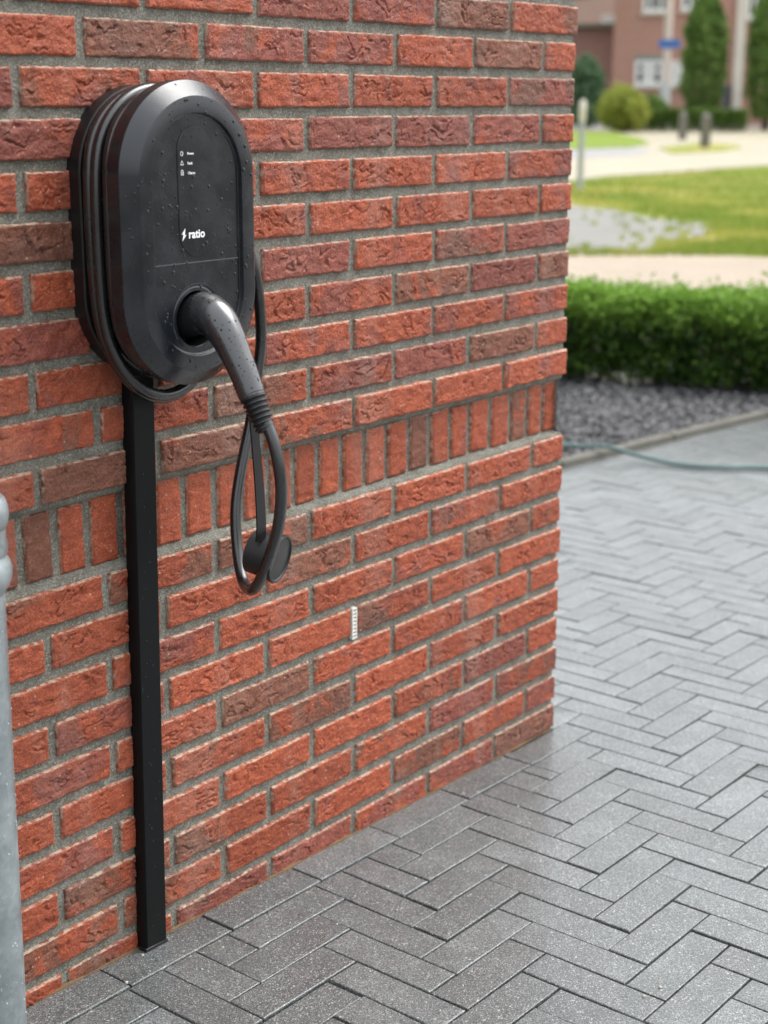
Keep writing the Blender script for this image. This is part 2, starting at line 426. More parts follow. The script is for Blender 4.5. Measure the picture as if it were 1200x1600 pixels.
for m_ in range(-60, 90):
    for k in range(-110, 110):
        ox = C0[0]+(k+3*m_)*W; oy = C0[1]+(k-3*m_)*W
        if not (-6 < ox < 5.5 and -5 < oy < 2.6): continue
        # c0 is the front right corner of the stretcher laid along x
        h = (ox-3*W, ox, oy, oy+W)
        v = (ox-W, ox, oy-3*W, oy)
        for (a, b, c, d) in (h, v):
            if -4.2 < a and b < 5.2 and -4.5 < c and d < 2.4: clip_add(a, b, c, d)
xj = -.187
while xj > -4.2: rects.append((xj-.2135, xj, -.0740, -.0005)); xj -= .2135
# merge seams between the two clip regions is left as a sawn joint
info = []
for r in rects:
    cx, cy = (r[0]+r[1])/2, (r[2]+r[3])/2
    u, v, z = px_of((cx, cy, near_z(cx)))
    occl = (cx > 0 and u < 872) or (cy > 0 and cx < 0)
    vis = z > .3 and -40 < u < 1240 and v < 1650 and v > 600 and not occl
    info.append((0 if vis else 1, z, r))
info.sort(key=lambda t: (t[0], t[1]))
stV, stF = [], []
for n_, (nv, z, r) in enumerate(info):
    dz = random.gauss(0, .0007); tx = random.gauss(0, .005); ty = random.gauss(0, .006)
    (cx, cy), V, F = paver_geo(*r, dz, tx, ty, ch=random.uniform(.0012, .0020), g=random.uniform(.0022, .0044))
    if n_ < 299:
        o = link('paver', mesh('paver', V, F), PV, drive, (cx, cy, near_z(cx)))
    else:
        b = len(stV); stV += [(x+cx, y+cy, zz+near_z(cx)) for x, y, zz in V]; stF += [tuple(i+b for i in f) for f in F]
tag(link('paver', mesh('far_pavers', stV, np.array(stF)), PV, drive), kind='stuff')

R_ = random.Random(4); b = MB()
for _ in range(90):
    x, y = R_.uniform(-1.6, 1.2), -abs(R_.gauss(0, .55))-.004; rr = R_.uniform(.0012, .0032); z = near_z(x)
    b.loft([[(x+rr*q*math.cos(a)*R_.uniform(.8, 1.2), y+rr*q*math.sin(a)*R_.uniform(.8, 1.2), z+h*rr) for a in [2*math.pi*k/7 for k in range(7)]] for h, q in ((-.2, 1), (.5, .85), (.9, .4))])
tag(b.build('grit', simple('pale_grit', (.42, .39, .33), .8)), 'pale grit and crumbs lying loose on the grey paving', 'grit', kind='stuff')
# ------------------------------------------------------------------ brick wall
wall = empty('brick_wall', (0, 0, near_z(0)))
tag(wall, 'red brick house wall in half bond with a recessed band of upright bricks', 'wall')
WZ = near_z(0)
H = .06455; S_ = .1737
def cz(k): return (21-k)*H if k >= 12 else 9*H+S_+(10-k)*H
def brick_mesh(L, Hh, seed, nx, nz, crease=1.0, depth=.03, extra_right=0.0, plain=False):
    u = np.linspace(-L/2, L/2, nx); w = np.linspace(-Hh/2, Hh/2, nz)
    X, Z = np.meshgrid(u, w); ox, oz = seed*1.37, seed*.71
    ex = L/2-np.abs(X); ez = Hh/2-np.abs(Z); e = np.minimum(ex, ez)
    if not plain:
        X2 = X+(pn(X*40+ox, Z*70+oz, 1)+.6*pn(X*110+ox, Z*140, 2))*.0008*sstep(.012, 0, e)
        Z2 = Z+(pn(X*30+oz, Z*60+ox, 3)*1.1+.8*pn(X*120+oz, Z*90, 4))*.0009*sstep(.012, 0, e)
    else: X2, Z2 = X, Z
    wx = X+.010*pn(X*28+ox, Z*28+oz, 5)+.004*pn(X*80+ox, Z*80+oz, 25); wz = Z+.010*pn(X*28+oz, Z*28+ox, 6)+.004*pn(X*90+oz, Z*80+ox, 26)
    n = pn(wx*12+ox, wz*27+oz, 7)+.30*pn(wx*42+ox, wz*60+oz, 8)+.10*pn(wx*120+ox, wz*140+oz, 28)
    s = n*1.9+.37; fr = s-np.floor(s)
    mask = sstep(-.05, .4, pn(X*22+oz, Z*26+ox, 9)+.12*crease)
    fold = (fr-.5)*mask*sstep(.0, .012, e)
    crack = np.exp(-(np.minimum(fr, 1-fr)/.060)**2)*mask*sstep(.003, .012, e)
    hgt = .0019*fold*crease-.0042*crack*crease+.0011*fbm(X*45+ox, Z*75+oz, 10, 4)+.0007*pn(X*230+ox, Z*300+oz, 11)
    # chipped arris
    chip = sstep(.1, .5, pn(X*35+oz, Z*35+oz, 13))
    edge = .0042*np.power(np.clip(1-e/(.0024+.004*chip), 0, 1), 2)
    Yf = np.minimum(-.0022-hgt, .0020)+edge*.9
    # outer ring going back into the wall
    def padf(A, back=False):
        B = np.pad(A, 1, mode='edge')
        if back: B[0, :] = B[-1, :] = depth; B[:, 0] = B[:, -1] = depth
        return B
    X3, Y3, Z3 = padf(X2), padf(Yf, True), padf(Z2)
    E = padf(sstep(.0042, 0, e)*(.55+.45*sstep(-Hh/2, Hh/2, Z)))  # edge mask, stronger on upper edges where the painted highlight sits
    nX, nZ = nx+2, nz+2
    V = np.stack([X3, Y3, Z3], -1).reshape(-1, 3); i = np.arange(nX*nZ).reshape(nZ, nX)
    F = np.stack([i[:-1, :-1], i[:-1, 1:], i[1:, 1:], i[1:, :-1]], -1).reshape(-1, 4)
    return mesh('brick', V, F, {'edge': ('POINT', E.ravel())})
# (brown, purple) amount per brick, from the corner leftwards; r = red
r = (0, .1)
TB = {0: [(.5, .2), (.9, .2), (0, .5), (0, .8), (0, .2), r, r], 1: [r, (.9, 0), r, (.1, .4), (.4, .6), (.65, .2), r], 2: [(.6, .9), r, r, r, (0, .2), (.55, .2), (0, .4)],
 3: [r, (0, .5), (.1, .6), (.1, .9), (.1, .5), r, (.2, .5)], 4: [(.1, .4), r, r, (0, .2), r, r, r], 5: [r, (.3, .2), r, r, r, (.6, .3), (.6, .3)],
 6: [(.2, .7), (.3, .3), (0, .2), (.1, .7), r, r, (0, .4)], 7: [(.6, 0), (0, .8), (.6, .1), (0, .2), r, r, (.1, .6)], 8: [(.1, .3), r, (0, .2), (0, .3), r, (.4, .1), r],
 9: [r, (.95, 0), (0, .6), (.3, .3), (.6, .2), (.3, .2), (.3, .1)], 10: [(.2, .3), r, r, (.4, .4), (.9, 0), (.9, .1), (0, 0)],
 12: [r, r, (0, .1), (.1, .1), (.7, .1), (.4, .2), (.3, .1)], 13: [(.1, 0), (.5, .5), (0, .1), (.5, .1), (0, .1), (.4, .2), (.1, .1)],
 14: [(.3, 0), (.7, 0), (.3, .5), r, (0, .1), (.2, .4), (.1, .1)], 15: [r, (0, .1), (.5, .5), r, (0, .1), (.2, .5), r],
 16: [r, (.3, .3), (.2, .4), (.4, .3), (.9, 0), (.1, 0), (.1, .6)], 17: [r, (0, .2), (0, .1), (.6, .4), (.3, .1), r, (.1, .3)],
 18: [(0, .0), (.1, .7), (.5, .2), (0, .1), (.1, 0), r, (.2, .5)], 19: [(.6, .6), (.1, .8), (.5, .2), (0, .1), (.5, .2), (.5, .4), r],
 20: [(.1, .8), (.2, .5), (.7, .2), (.1, .3), (0, .1), (.6, .1), (.6, .2)], 21: [(.6, .6), (.2, .6), (.3, .5), (.2, .8), (.3, .7), (.5, .4), (.2, .5)]}
seed = 0
JT = .0145
for k in list(range(0, 11))+list(range(12, 22)):
    long_first = (k % 2 == 0) if k <= 10 else (k % 2 == 1)
    j = [.010 if k == 0 else .0055, -.215 if long_first else -.105]
    while j[-1] > -1.66: j.append(j[-1]-.22)
    j = [a+(random.uniform(-.0018, .0018) if (a < 0 and k != 15) else 0) for a in j]
    for n_ in range(len(j)-1):
        seed += 1
        R0 = j[n_]-(JT/2 if n_ else 0); L0 = j[n_+1]+JT/2; L = R0-L0; hh = .0500+random.uniform(-.0012, .0014)
        nx = max(20, int(L/.0017)); me = brick_mesh(L, hh, seed, nx, 32, crease=random.uniform(.75, 1.25)*(.7 if n_ == 0 and not long_first else 1), depth=(.102 if n_ == 0 else .03))
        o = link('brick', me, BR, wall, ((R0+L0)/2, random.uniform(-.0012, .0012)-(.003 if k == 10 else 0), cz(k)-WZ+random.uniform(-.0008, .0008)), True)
        b, p = TB[k][n_] if n_ < len(TB[k]) else (random.choice((0, 0, .5)), random.choice((.1, .5)))
        o.color = (b, min(1, p+(.22 if k < 10 else 0)), random.uniform(.35, 1), 1); o.rotation_euler = (random.gauss(0, .006), random.gauss(0, .002), random.gauss(0, .004))
SJ = [0, -.053, -.107, -.167, -.234, -.302, -.362, -.424, -.486, -.549, -.609, -.67, -.73, -.79, -.85, -.91, -.97, -1.035, -1.098, -1.16, -1.222, -1.279, -1.34, -1.40, -1.46, -1.52, -1.58]
SB = {2: .5, 6: .4, 7: .9, 12: .2, 20: .3, 21: .9, 22: .5}
for n_ in range(len(SJ)-1):
    seed += 1; R0 = SJ[n_]-(.006 if n_ else 0); L0 = SJ[n_+1]+.008; hh = .097+random.uniform(-.002, .003)
    me = brick_mesh(R0-L0, hh, seed, 18, 38, crease=.25, depth=.06)
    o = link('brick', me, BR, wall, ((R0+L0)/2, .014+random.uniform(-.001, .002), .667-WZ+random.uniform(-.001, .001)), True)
    o.color = (SB.get(n_, 0), .3 if n_ in (6, 5, 10) else .05, random.uniform(.4, 1), 1); o.rotation_euler = (0, random.gauss(0, .006), 0)
# bricks out of the picture: above, left, and round the corner, joined
V_, F_, E_ = [], [], []
def put(me, fn):
    V = np.empty(len(me.vertices)*3, np.float32); me.vertices.foreach_get('co', V); V = V.reshape(-1, 3)
    F = np.array([p.vertices[:] for p in me.polygons]); b = sum(len(a) for a in V_); V_.append(fn(V)); F_.append(F+b)
    e = np.empty(len(V), np.float32); me.attributes['edge'].data.foreach_get('value', e); E_.append(e); bpy.data.meshes.remove(me)
for k in list(range(-22, 11))+list(range(12, 22)):
    long_first = (k % 2 == 0) if k <= 10 else (k % 2 == 1)
    x = 0.0; first = True
    while x > -4.0:
        L = .215 if (not first or long_first) else .105
        L = .2075+ (JT/2) if (first and long_first) else (.105-JT/2 if first else .2055)
        x1 = x-L
        if k < 0 or x < -1.70:
            seed += 1; me = brick_mesh(L, .05, seed, 24, 8, 1, depth=.03); c = ((x+x1)/2, 0, cz(k)-WZ)
            put(me, lambda V, c=c: V+np.array(c))
        x = x1-JT; first = False
    y = .115 if long_first else .0
    y = .117 if long_first else .117
    off = 0 if long_first else -.0
    yy = .117
    first = True
    while yy < 2.6:
        L = .2055 if not (first and long_first) else .2055
        if first and not long_first: L = .095
        seed += 1; me = brick_mesh(L, .05, seed, 20, 8, 1, depth=.03); c = (0, yy+L/2, cz(k)-WZ)
        put(me, lambda V, c=c: np.stack([-V[:, 1]+c[0], V[:, 0]+c[1], V[:, 2]+c[2]], -1))
        yy += L+JT; first = False
x = -1.58
while x > -4:
    seed += 1; me = brick_mesh(.047, .097, seed, 8, 14, .3, depth=.03); c = (x-.03, .014, .667-WZ); put(me, lambda V, c=c: V+np.array(c)); x -= .0605
x = .008
while x < 2.6:
    seed += 1; me = brick_mesh(.047, .097, seed, 8, 14, .3, depth=.03); c = (-.012, x+.07, .667-WZ)
    put(me, lambda V, c=c: np.stack([-V[:, 1]+c[0], V[:, 0]+c[1], V[:, 2]+c[2]], -1)); x += .0605
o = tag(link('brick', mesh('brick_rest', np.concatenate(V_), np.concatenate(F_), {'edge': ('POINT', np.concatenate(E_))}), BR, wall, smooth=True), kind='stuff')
o.color = (.3, .4, .7, 1)
# mortar: uneven sheet a few mm behind the brick faces, deeper in the band
def mortar_sheet(along, lo, hi, step_in, step_out, nfine):
    a = np.arange(lo, hi+1e-6, nfine); z = np.concatenate([np.arange(-.30, 1.62, .006), np.linspace(1.64, 2.95, 20)])
    A, Z = np.meshgrid(a, z)
    d = .0034+.0005*fbm(A*60, Z*60, 31, 3)+.0003*pn(A*300, Z*300, 33)
    band = sstep(.612, .619, Z)*sstep(.722, .716, Z)
    d = d+.0150*band
    V = np.stack([A, d, Z-WZ], -1) if along == 'x' else np.stack([.0075-d, A, Z-WZ], -1)
    i = np.arange(A.size).reshape(A.shape)
    F = np.stack([i[:-1, :-1], i[:-1, 1:], i[1:, 1:], i[1:, :-1]], -1).reshape(-1, 4)
    return V.reshape(-1, 3), F
v1, f1 = mortar_sheet('x', -1.75, .0030, 0, 0, .006)
v2, f2 = mortar_sheet('x', -4.1, -1.75, 0, 0, .05)
v3, f3 = mortar_sheet('y', .0050, 2.6, 0, 0, .03)
link('mortar', mesh('mortar', np.concatenate([v1, v2, v3]), np.concatenate([f1, f2+len(v1), f3+len(v1)+len(v2)])), MO, wall, smooth=True)
xs_ = np.arange(-3.0, .01, .012)
dm = NM('dirt', .9, .2); v = dm.coord(offset=False); dm.base(dm.mix(dm.noise(v, 35, 4), (.10, .07, .04), (.24, .15, .085))); dm.bump(dm.noise(v, 400, 3), 1, .003)
dp_ = [(x, -.0015+.001*float(pn(np.array([x*40.]), np.array([.5]), 71)[0]), near_z(x)+.0005) for x in xs_]
dr_ = [max(.0012, .0034+.0026*float(pn(np.array([x*22.]), np.array([3.5]), 72)[0])) for x in xs_]
tag(MB().tube(dp_, dr_, 6).build('dirt', dm.m, smooth=True), 'thin line of brown dirt along the foot of the brick wall', 'dirt', kind='stuff')
# weep vent: white plastic strip with cross ribs
b = MB(); vx, vz = -.655, .384-WZ
b.box((vx-.0062, -.0032, vz-.028), (vx-.0042, .004, vz+.028)); b.box((vx+.0042, -.0032, vz-.028), (vx+.0062, .004, vz+.028))
for i in range(9):
    zc = vz-.0268+i*.0067; b.box((vx-.0042, -.0026, zc-.0019), (vx+.0042, .0030, zc+.0019))
b.build('weep_vent', simple('white_vent_plastic', (.72, .70, .64), .5), wall)

# ------------------------------------------------------------------ wall charger
CX, CZ, HS = -1.120, 1.0810, .0770
charger = empty('ev_charger', (CX, 0, CZ))
tag(charger, 'black oval wall charger with drops of rain on its cover, fixed to the brick wall', 'charger')
def stad(hw, y, n=120, sag=0):
    out = []
    for i in range(n):
        a = 2*math.pi*(i+.5)/n; c, s = math.cos(a), math.sin(a)
        # dense arcs, straight joined by the jump at a = 0, pi
        out.append((hw*c, y, hw*s+(HS if s > 0 else -HS)))
    return out
def stad_loft(prof, c0=True, c1=True):
    b = MB(); b.loft([stad(hw, y)[::-1] for hw, y in prof], c0, c1); return b
stad_loft([(.1165, .004), (.1180, -.004), (.1180, -.0215), (.1165, -.0240), (.110, -.0245), (.109, -.0225), (.088, -.0225)]).build('back_plate', BLK2, charger, smooth=True, ang=20)
stad_loft([(.088, -.020), (.088, -.080)], True, True).build('cable_drum', BLK2, charger, smooth=True)
# front cover: rim, wide bevel, flat ring, step down to the recessed face (open in the middle)
stad_loft([(.09, -.0785), (.119, -.0785), (.1225, -.081), (.1238, -.085), (.1240, -.1040), (.1236, -.1052), (.1040, -.1222), (.1030, -.1225), (.0832, -.1225), (.0824, -.1221), (.0808, -.1170), (.0795, -.1165)], True, False).build('cover_rim', BLK, charger, smooth=True, ang=17)
# recessed face with a round socket opening
SX, SZ, SR = -.005, -.1100, .0380
n = 120; outer = stad(.0797, -0.1165, n)
def cast(a, hw=.0797):
    c, s = math.cos(a), math.sin(a); lo, hi = 0, .4
    for _ in range(40):
        t = (lo+hi)/2; x, z = SX+c*t, SZ+s*t; q = math.hypot(x, max(0, abs(z)-HS))
        if q < hw: lo = t
        else: hi = t
    return (SX+c*lo, SZ+s*lo)
# denser angles towards the far top end
angs = []
for i in range(n):
    x, _, z = outer[i]; angs.append(math.atan2(z-SZ, x-SX))
angs = sorted(angs+[math.radians(k) for k in range(-178, 180, 8)]); n = len(angs)
ro = [(*cast(a)[:1], -0.1165, cast(a)[1]) for a in angs]
def circ(rr, y): return [(SX+rr*math.cos(a), y, SZ+rr*math.sin(a)) for a in angs]
b = MB(); b.loft([r_[::-1] for r_ in (ro, circ(SR+.006, -0.1165), circ(SR+.004, -0.1171), circ(SR, -0.1171), circ(SR-.001, -0.1160))], False, False)
b.build('front_panel', BLK, charger, smooth=True, ang=8)
b = MB(); b.loft([r_[::-1] for r_ in (circ(SR-.001, -0.1161), circ(SR-.002, -.082))], False, True); b.build('socket', DEEP, charger, smooth=True)
# raised display plate (pill) with a dark groove round it
def pill(hw, hs_, y, cx, cz_, n=64):
    return [(cx+hw*math.cos(a), y, cz_+hw*math.sin(a)+(hs_ if math.sin(a) > 0 else -hs_)) for a in [2*math.pi*(i+.5)/n for i in range(n)]][::-1]
PX, PZ, PH = .0015, .0580, .0520
b = MB(); b.loft([pill(.0342, PH, -0.1160, PX, PZ), pill(.0342, PH, -0.1171, PX, PZ), pill(.0334, PH, -0.1171, PX, PZ), pill(.0333, PH, -0.1161, PX, PZ)], False, False); b.build('display_seal', BLK2, charger, smooth=True)
b = MB(); b.loft([pill(.0332, PH, -0.1155, PX, PZ), pill(.0332, PH, -0.1172, PX, PZ), pill(.0329, PH, -0.1176, PX, PZ)], False, True); b.build('display_plate', BLK, charger)
b = MB(); b.box((-.0775, -0.1171, -.0345), (.0775, -0.1162, -.0337)); b.box((-.0775, -0.1168, -.0352), (.0775, -0.1162, -.0345)); b.build('panel_seam', simple('grey_seam', (.10, .10, .105), .3), charger)
# cover latch outline above the socket
pts = [(SX+.047*math.cos(a), -0.1170, SZ+.047*math.sin(a)) for a in [math.radians(t) for t in range(42, 139, 6)]]
MB().tube(pts, .0006, 6).build('socket_outline', BLK2, charger, smooth=True)
def text_part(name, s, x, z, size, y=-0.1178, parent=charger, bold=.0, squeeze=1.0, align='LEFT'):
    cu = bpy.data.curves.new(name, 'FONT'); cu.body = s; cu.size = size; cu.extrude = .00012; cu.offset = bold; cu.align_x = align; cu.resolution_u = 3
    to = bpy.data.objects.new(name+'_tmp', cu); col.objects.link(to); dg = bpy.context.evaluated_depsgraph_get()
    me = bpy.data.meshes.new_from_object(to.evaluated_get(dg)); bpy.data.objects.remove(to); me.materials.clear()
    o = link(name, me, WHT, parent, (x, y, z)); o.rotation_euler = (math.pi/2, 0, 0); o.scale = (squeeze, 1, 1)
    return o
def rel(x): return x+1.1445
text_part('logo_lettering', 'ratio', rel(-1.1610), 1.0790-CZ, .0158, bold=.00040, squeeze=1.0)
b = MB(); bx, bz = rel(-1.1690), 1.0840-CZ
bolt = [(.0022, .0085), (-.0035, .0005), (-.0010, .0005), (-.0030, -.0085), (.0036, -.0003), (.0011, -.0003)]
V = [(bx+p[0]*1.15, -0.1178, bz+p[1]) for p in bolt]+[(bx+p[0]*1.15, -0.1173, bz+p[1]) for p in bolt]
b.add(V, [(0, 1, 2, 5), (5, 2, 3, 4), (0, 6, 7, 1), (1, 7, 8, 2), (2, 8, 9, 3), (3, 9, 10, 4), (4, 10, 11, 5), (5, 11, 6, 0)]); b.build('logo_bolt', WHT, charger)
for s, z in (('Power', 1.1870), ('Fault', 1.1745), ('Charge', 1.1620)):
    text_part('status_lettering', s, rel(-1.1590), z-CZ, .0046, bold=.00010)
ix = rel(-1.1690); CZ += .002
def ring_icon(pts, w=.0005):
    MB_ = MB(); P = pts+[pts[0], pts[1]]; MB_.tube([(p[0], -0.1177, p[1]) for p in P], w, 5); return MB_
ring_icon([(ix+.0022*math.cos(a), 1.1905-CZ+.0026*math.sin(a)) for a in [2*math.pi*k/14 for k in range(14)]]).build('status_symbol', WHT, charger)
ring_icon([(ix-.0028, 1.1762-CZ), (ix+.0028, 1.1762-CZ), (ix+.0010, 1.1800-CZ), (ix, 1.1812-CZ), (ix-.0010, 1.1800-CZ)]).build('status_symbol', WHT, charger)
b = ring_icon([(ix-.0019, 1.1632-CZ), (ix+.0019, 1.1632-CZ), (ix+.0019, 1.1685-CZ), (ix+.0008, 1.1687-CZ), (ix+.0008, 1.1695-CZ), (ix-.0008, 1.1695-CZ), (ix-.0008, 1.1687-CZ), (ix-.0019, 1.1685-CZ)])
b.box((ix-.0010, -0.1178, 1.1645-CZ), (ix+.0010, -0.1175, 1.1652-CZ)); b.box((ix-.0010, -0.1178, 1.1660-CZ), (ix+.0010, -0.1175, 1.1667-CZ)); b.build('status_symbol', WHT, charger)

CZ -= .002
# rain drops: low domes, a few long runs
def drops(name, parent, sampler, n, seed_, rmin=.0006, rmax=.0019):
    R = random.Random(seed_); b = MB()
    for _ in range(n):
        p, nr = sampler(R); nr = Vector(nr).normalized(); t = Vector((0, 0, 1)); t = (t-nr*t.dot(nr))
        t = t.normalized() if t.length > .05 else Vector((1, 0, 0)); s = t.cross(nr)
        rr = rmin+(rmax-rmin)*R.random()**2.6; el = R.choice((1, 1, 1.2, 1.7, 2.6)) if rr < .0013 else R.uniform(1, 1.3)
        rings = []
        for h, q in ((-.1, 1), (.28, .88), (.5, .5)):
            rings.append([tuple(Vector(p)+nr*rr*h+(s*math.cos(a)+t*el*math.sin(a))*rr*q) for a in [2*math.pi*k/8 for k in range(8)]])
        b.loft(rings, False, True)
    return tag(b.build(name, WATER, parent, smooth=True), kind='stuff')
for m__, sp__, ct__ in ((BLK, .65, .2), (GRIP, .95, .6), (RUB, .8, .3)):
    b__ = m__.node_tree.nodes['Principled BSDF']; b__.inputs['Specular IOR Level'].default_value = sp__; b__.inputs['Coat Weight'].default_value = ct__; b__.inputs['Coat Roughness'].default_value = .16
wm = NM('rain_water', .03, .5); wm.base((.015, .016, .018)); wm.b.inputs['Coat Weight'].default_value = 0.0; wm.b.inputs['Coat Roughness'].default_value = .02; wm.b.inputs['Roughness'].default_value = .05
WATER = wm.m
def smp_face(R):
    while True:
        x, z = R.uniform(-.122, .122), R.uniform(-.195, .195); q = math.hypot(x, max(0, abs(z)-HS))
        if q > .1225: continue
        if math.hypot(x-SX, z-SZ) < SR+.005: continue
        if -.035 < x < .02 and (.078 < z < .114 or -.002 < z < .02): continue
        if q < .079:
            y = -0.1176 if (math.hypot(x-PX, max(0, abs(z-PZ)-PH)) < .0316) else -0.1165; return (x, y, z), (0, -1, 0)
        if q < .084: continue
        if q < .1025: return (x, -.1225, z), (0, -1, 0)
        if q < .105 or q > .1225: continue
        t = (q-.1042)/(.1232-.1042); dx, dz = x/q, (0 if abs(z) < HS else (abs(z)-HS)/q*math.copysign(1, z)); k = .0174/.019
        return (x, -0.1217+.0174*t, z), (dx*k, -1, dz*k)
drops('water_drops', charger, smp_face, 460, 3, .0006, .0026)

# ------------------------------------------------------------------ cable duct
DX = -1.1545; dzb = near_z(DX)+.003
duct = empty('cable_duct', (DX, 0, dzb))
duct.rotation_euler = (0, .0185, 0)
tag(duct, 'black square cable duct running down the brick wall from charger to paving', 'cable duct')
zt = .93-dzb
prof = [(-.0225, -.001), (-.0225, -.017), (-.0205, -.0205), (.0185, -.0235), (.0215, -.0215), (.0225, -.018), (.0225, -.001)]
prof = [(-.0220, -.0006), (-.0220, -.0155), (-.0185, -.0205), (.0185, -.0215), (.0222, -.0180), (.0222, -.0006)]
b = MB(); rings = []
for z, s in ((0.001, .97), (.004, 1), (zt/2, 1), (zt, 1)): rings.append([(x*s, y*s, z) for x, y in prof])
b.loft([r_ for r_ in rings]); b.build('duct_cover', DUCT, duct, smooth=True)
b = MB(); b.box((-.0226, -.0212, -.006), (.0228, .004, .003), .0008); b.build('duct_foot', BLK2, duct)
def smp_duct(R):
    return (R.uniform(-.017, .018), -.0210, R.uniform(.02, zt-.05)), (0, -1, 0)
drops('water_drops', duct, smp_duct, 130, 5, .0004, .0012)

# ------------------------------------------------------------------ charging cable: coil, loop, plug, boot, cap
cable = empty('charging_cable', (CX, -.07, .58))
tag(cable, 'black charging cable wound round the charger with its plug pushed into the socket', 'cable')
cab0 = np.array((CX, -.07, .58))
CR = .0083
coil = []
turns = 4.25
keys = [(0, .0315, .098, .0), (1, .0330, .1100, .024), (1.9, .0475, .1130, .050), (2.9, .0610, .1080, .026), (3.6, .0700, .1030, .006), (4.25, .0660, .116, .0)]
steps = 64
for i in range(int(turns*steps)+1):
    t = i/steps
    for a_, b_ in zip(keys[:-1], keys[1:]):
        if a_[0] <= t <= b_[0]: f_ = (t-a_[0])/(b_[0]-a_[0]); f_ = f_*f_*(3-2*f_); yy, hw, sg = [a_[q]+(b_[q]-a_[q])*f_ for q in (1, 2, 3)]
    a = math.pi*.5+2*math.pi*t; c, s = math.cos(a), math.sin(a)       # start at the top, go left, down, right
    z = hw*s + HS*math.tanh(s*5)
    if s < 0: z -= sg*(-s)**1.3
    wob = .0022*math.sin(6.1*t+1)+.0014*math.sin(17*t)
    coil.append((CX+(hw+wob)*c, -(yy+.0015*math.sin(5*t)), CZ+z))
last = coil[-1]
coil = coil[:-20]
tail = [coil[-1], (-.990, -.072, 1.09), (-.972, -.082, 1.02), (-.966, -.086, .93), (-.978, -.086, .86), (-.996, -.090, .805), (-1.022, -.094, .74), (-1.040, -.099, .685), (-1.052, -.112, .628), (-1.070, -.140, .590), (-1.090, -.176, .590),
        (-1.100, -.206, .620), (-1.108, -.234, .668), (-1.114, -.252, .710), (-1.118, -.260, .760), (-1.120, -.252, .811), (-1.120, -.236, .845)]
path = coil+spline(tail, 10)[1:]
b = MB(); b.tube([np.array(p)-cab0 for p in path], CR, 14); b.build('cable', RUB, cable, smooth=True)
# handle in the plane x = CX
hp = [(-.085, .968), (-.112, .976), (-.132, .979), (-.151, .971), (-.169, .951), (-.184, .928), (-.198, .904), (-.210, .880), (-.214, .872)]
hr = [(.0285, .0285), (.0285, .0285), (.0282, .0282), (.0268, .0265), (.0235, .0235), (.0205, .021), (.0192, .0192), (.0182, .0182), (.0172, .0172)]
pp = spline([(CX, y, z) for y, z in hp], 6); rr = [tuple(v) for v in spline(hr, 6)]
b = MB(); b.tube([np.array(p)-cab0 for p in pp], rr, 28, up=(0, -.3, 1)); b.build('plug_handle', GRIP, cable, smooth=True)
A = Vector((CX, -.2115, .878)); B = Vector((CX, -.2370, .8310)); ax = (B-A); P_, R_ = [], []
prof2 = [(0, .0178), (.02, .0178)]
for i in range(7):
    t0 = .06+i*.132; w = .0180-.0042*i/6
    prof2 += [(t0, w-.0026), (t0+.02, w), (t0+.075, w), (t0+.095, w-.0026)]
prof2 += [(.985, .0112), (1.0, .0095)]
for t, w in prof2: P_.append(A+ax*t-Vector(cab0)); R_.append(w)
b = MB(); b.tube(P_, R_, 24); b.build('strain_relief', BLK2, cable, smooth=True)
# flat strap with the round dust cap
sp_ = spline([(-1.105, -.196, .86), (-1.103, -.200, .80), (-1.101, -.203, .74), (-1.099, -.203, .690), (-1.098, -.200, .668)], 8)
b = MB()
rings = []
for i, p in enumerate(sp_):
    w_ = .0072+.0022*i/len(sp_); p = np.array(p)-cab0
    rings.append([tuple(p+np.array(d)) for d in ((-w_, .0, 0), (-w_, -.0026, 0), (w_, -.0026, 0), (w_, .0, 0))])
b.loft(rings[::-1]); b.build('cap_strap', BLK2, cable)
cc = np.array((-1.083, -.180, .645)); axv = Vector((.30, -1, -.20)).normalized(); P_, R_ = [], []
for t, w in ((-.008, .028), (-.006, .0310), (.030, .0315), (.031, .0345), (.0365, .0350), (.0380, .0345), (.0382, .0320), (.0365, .0305), (.0360, .0300)):
    P_.append(Vector(cc-cab0)+axv*t); R_.append(w)
b = MB()
rings = []
t_ = axv; nr = Vector((0, 0, 1)); nr = (nr-t_*nr.dot(t_)).normalized(); bb = t_.cross(nr)
for p, w in zip(P_, R_): rings.append([tuple(p+nr*w*math.cos(a)+bb*w*math.sin(a)) for a in [2*math.pi*k/40 for k in range(40)]])
b.loft(rings); b.build('dust_cap', BLK2, cable, smooth=True)
def smp_handle(R):
    i = R.randrange(10, len(pp)-2); p = Vector(pp[i]-cab0); t = (Vector(pp[i+1])-Vector(pp[i-1])).normalized(); n1 = Vector((1, 0, 0)); n2 = t.cross(n1)
    a = R.uniform(0, 2*math.pi); nr = n1*math.cos(a)+n2*math.sin(a); r0 = rr[i][0]
    return tuple(p+nr*r0), tuple(nr)
drops('water_drops', cable, smp_handle, 260, 9, .0006, .0017)

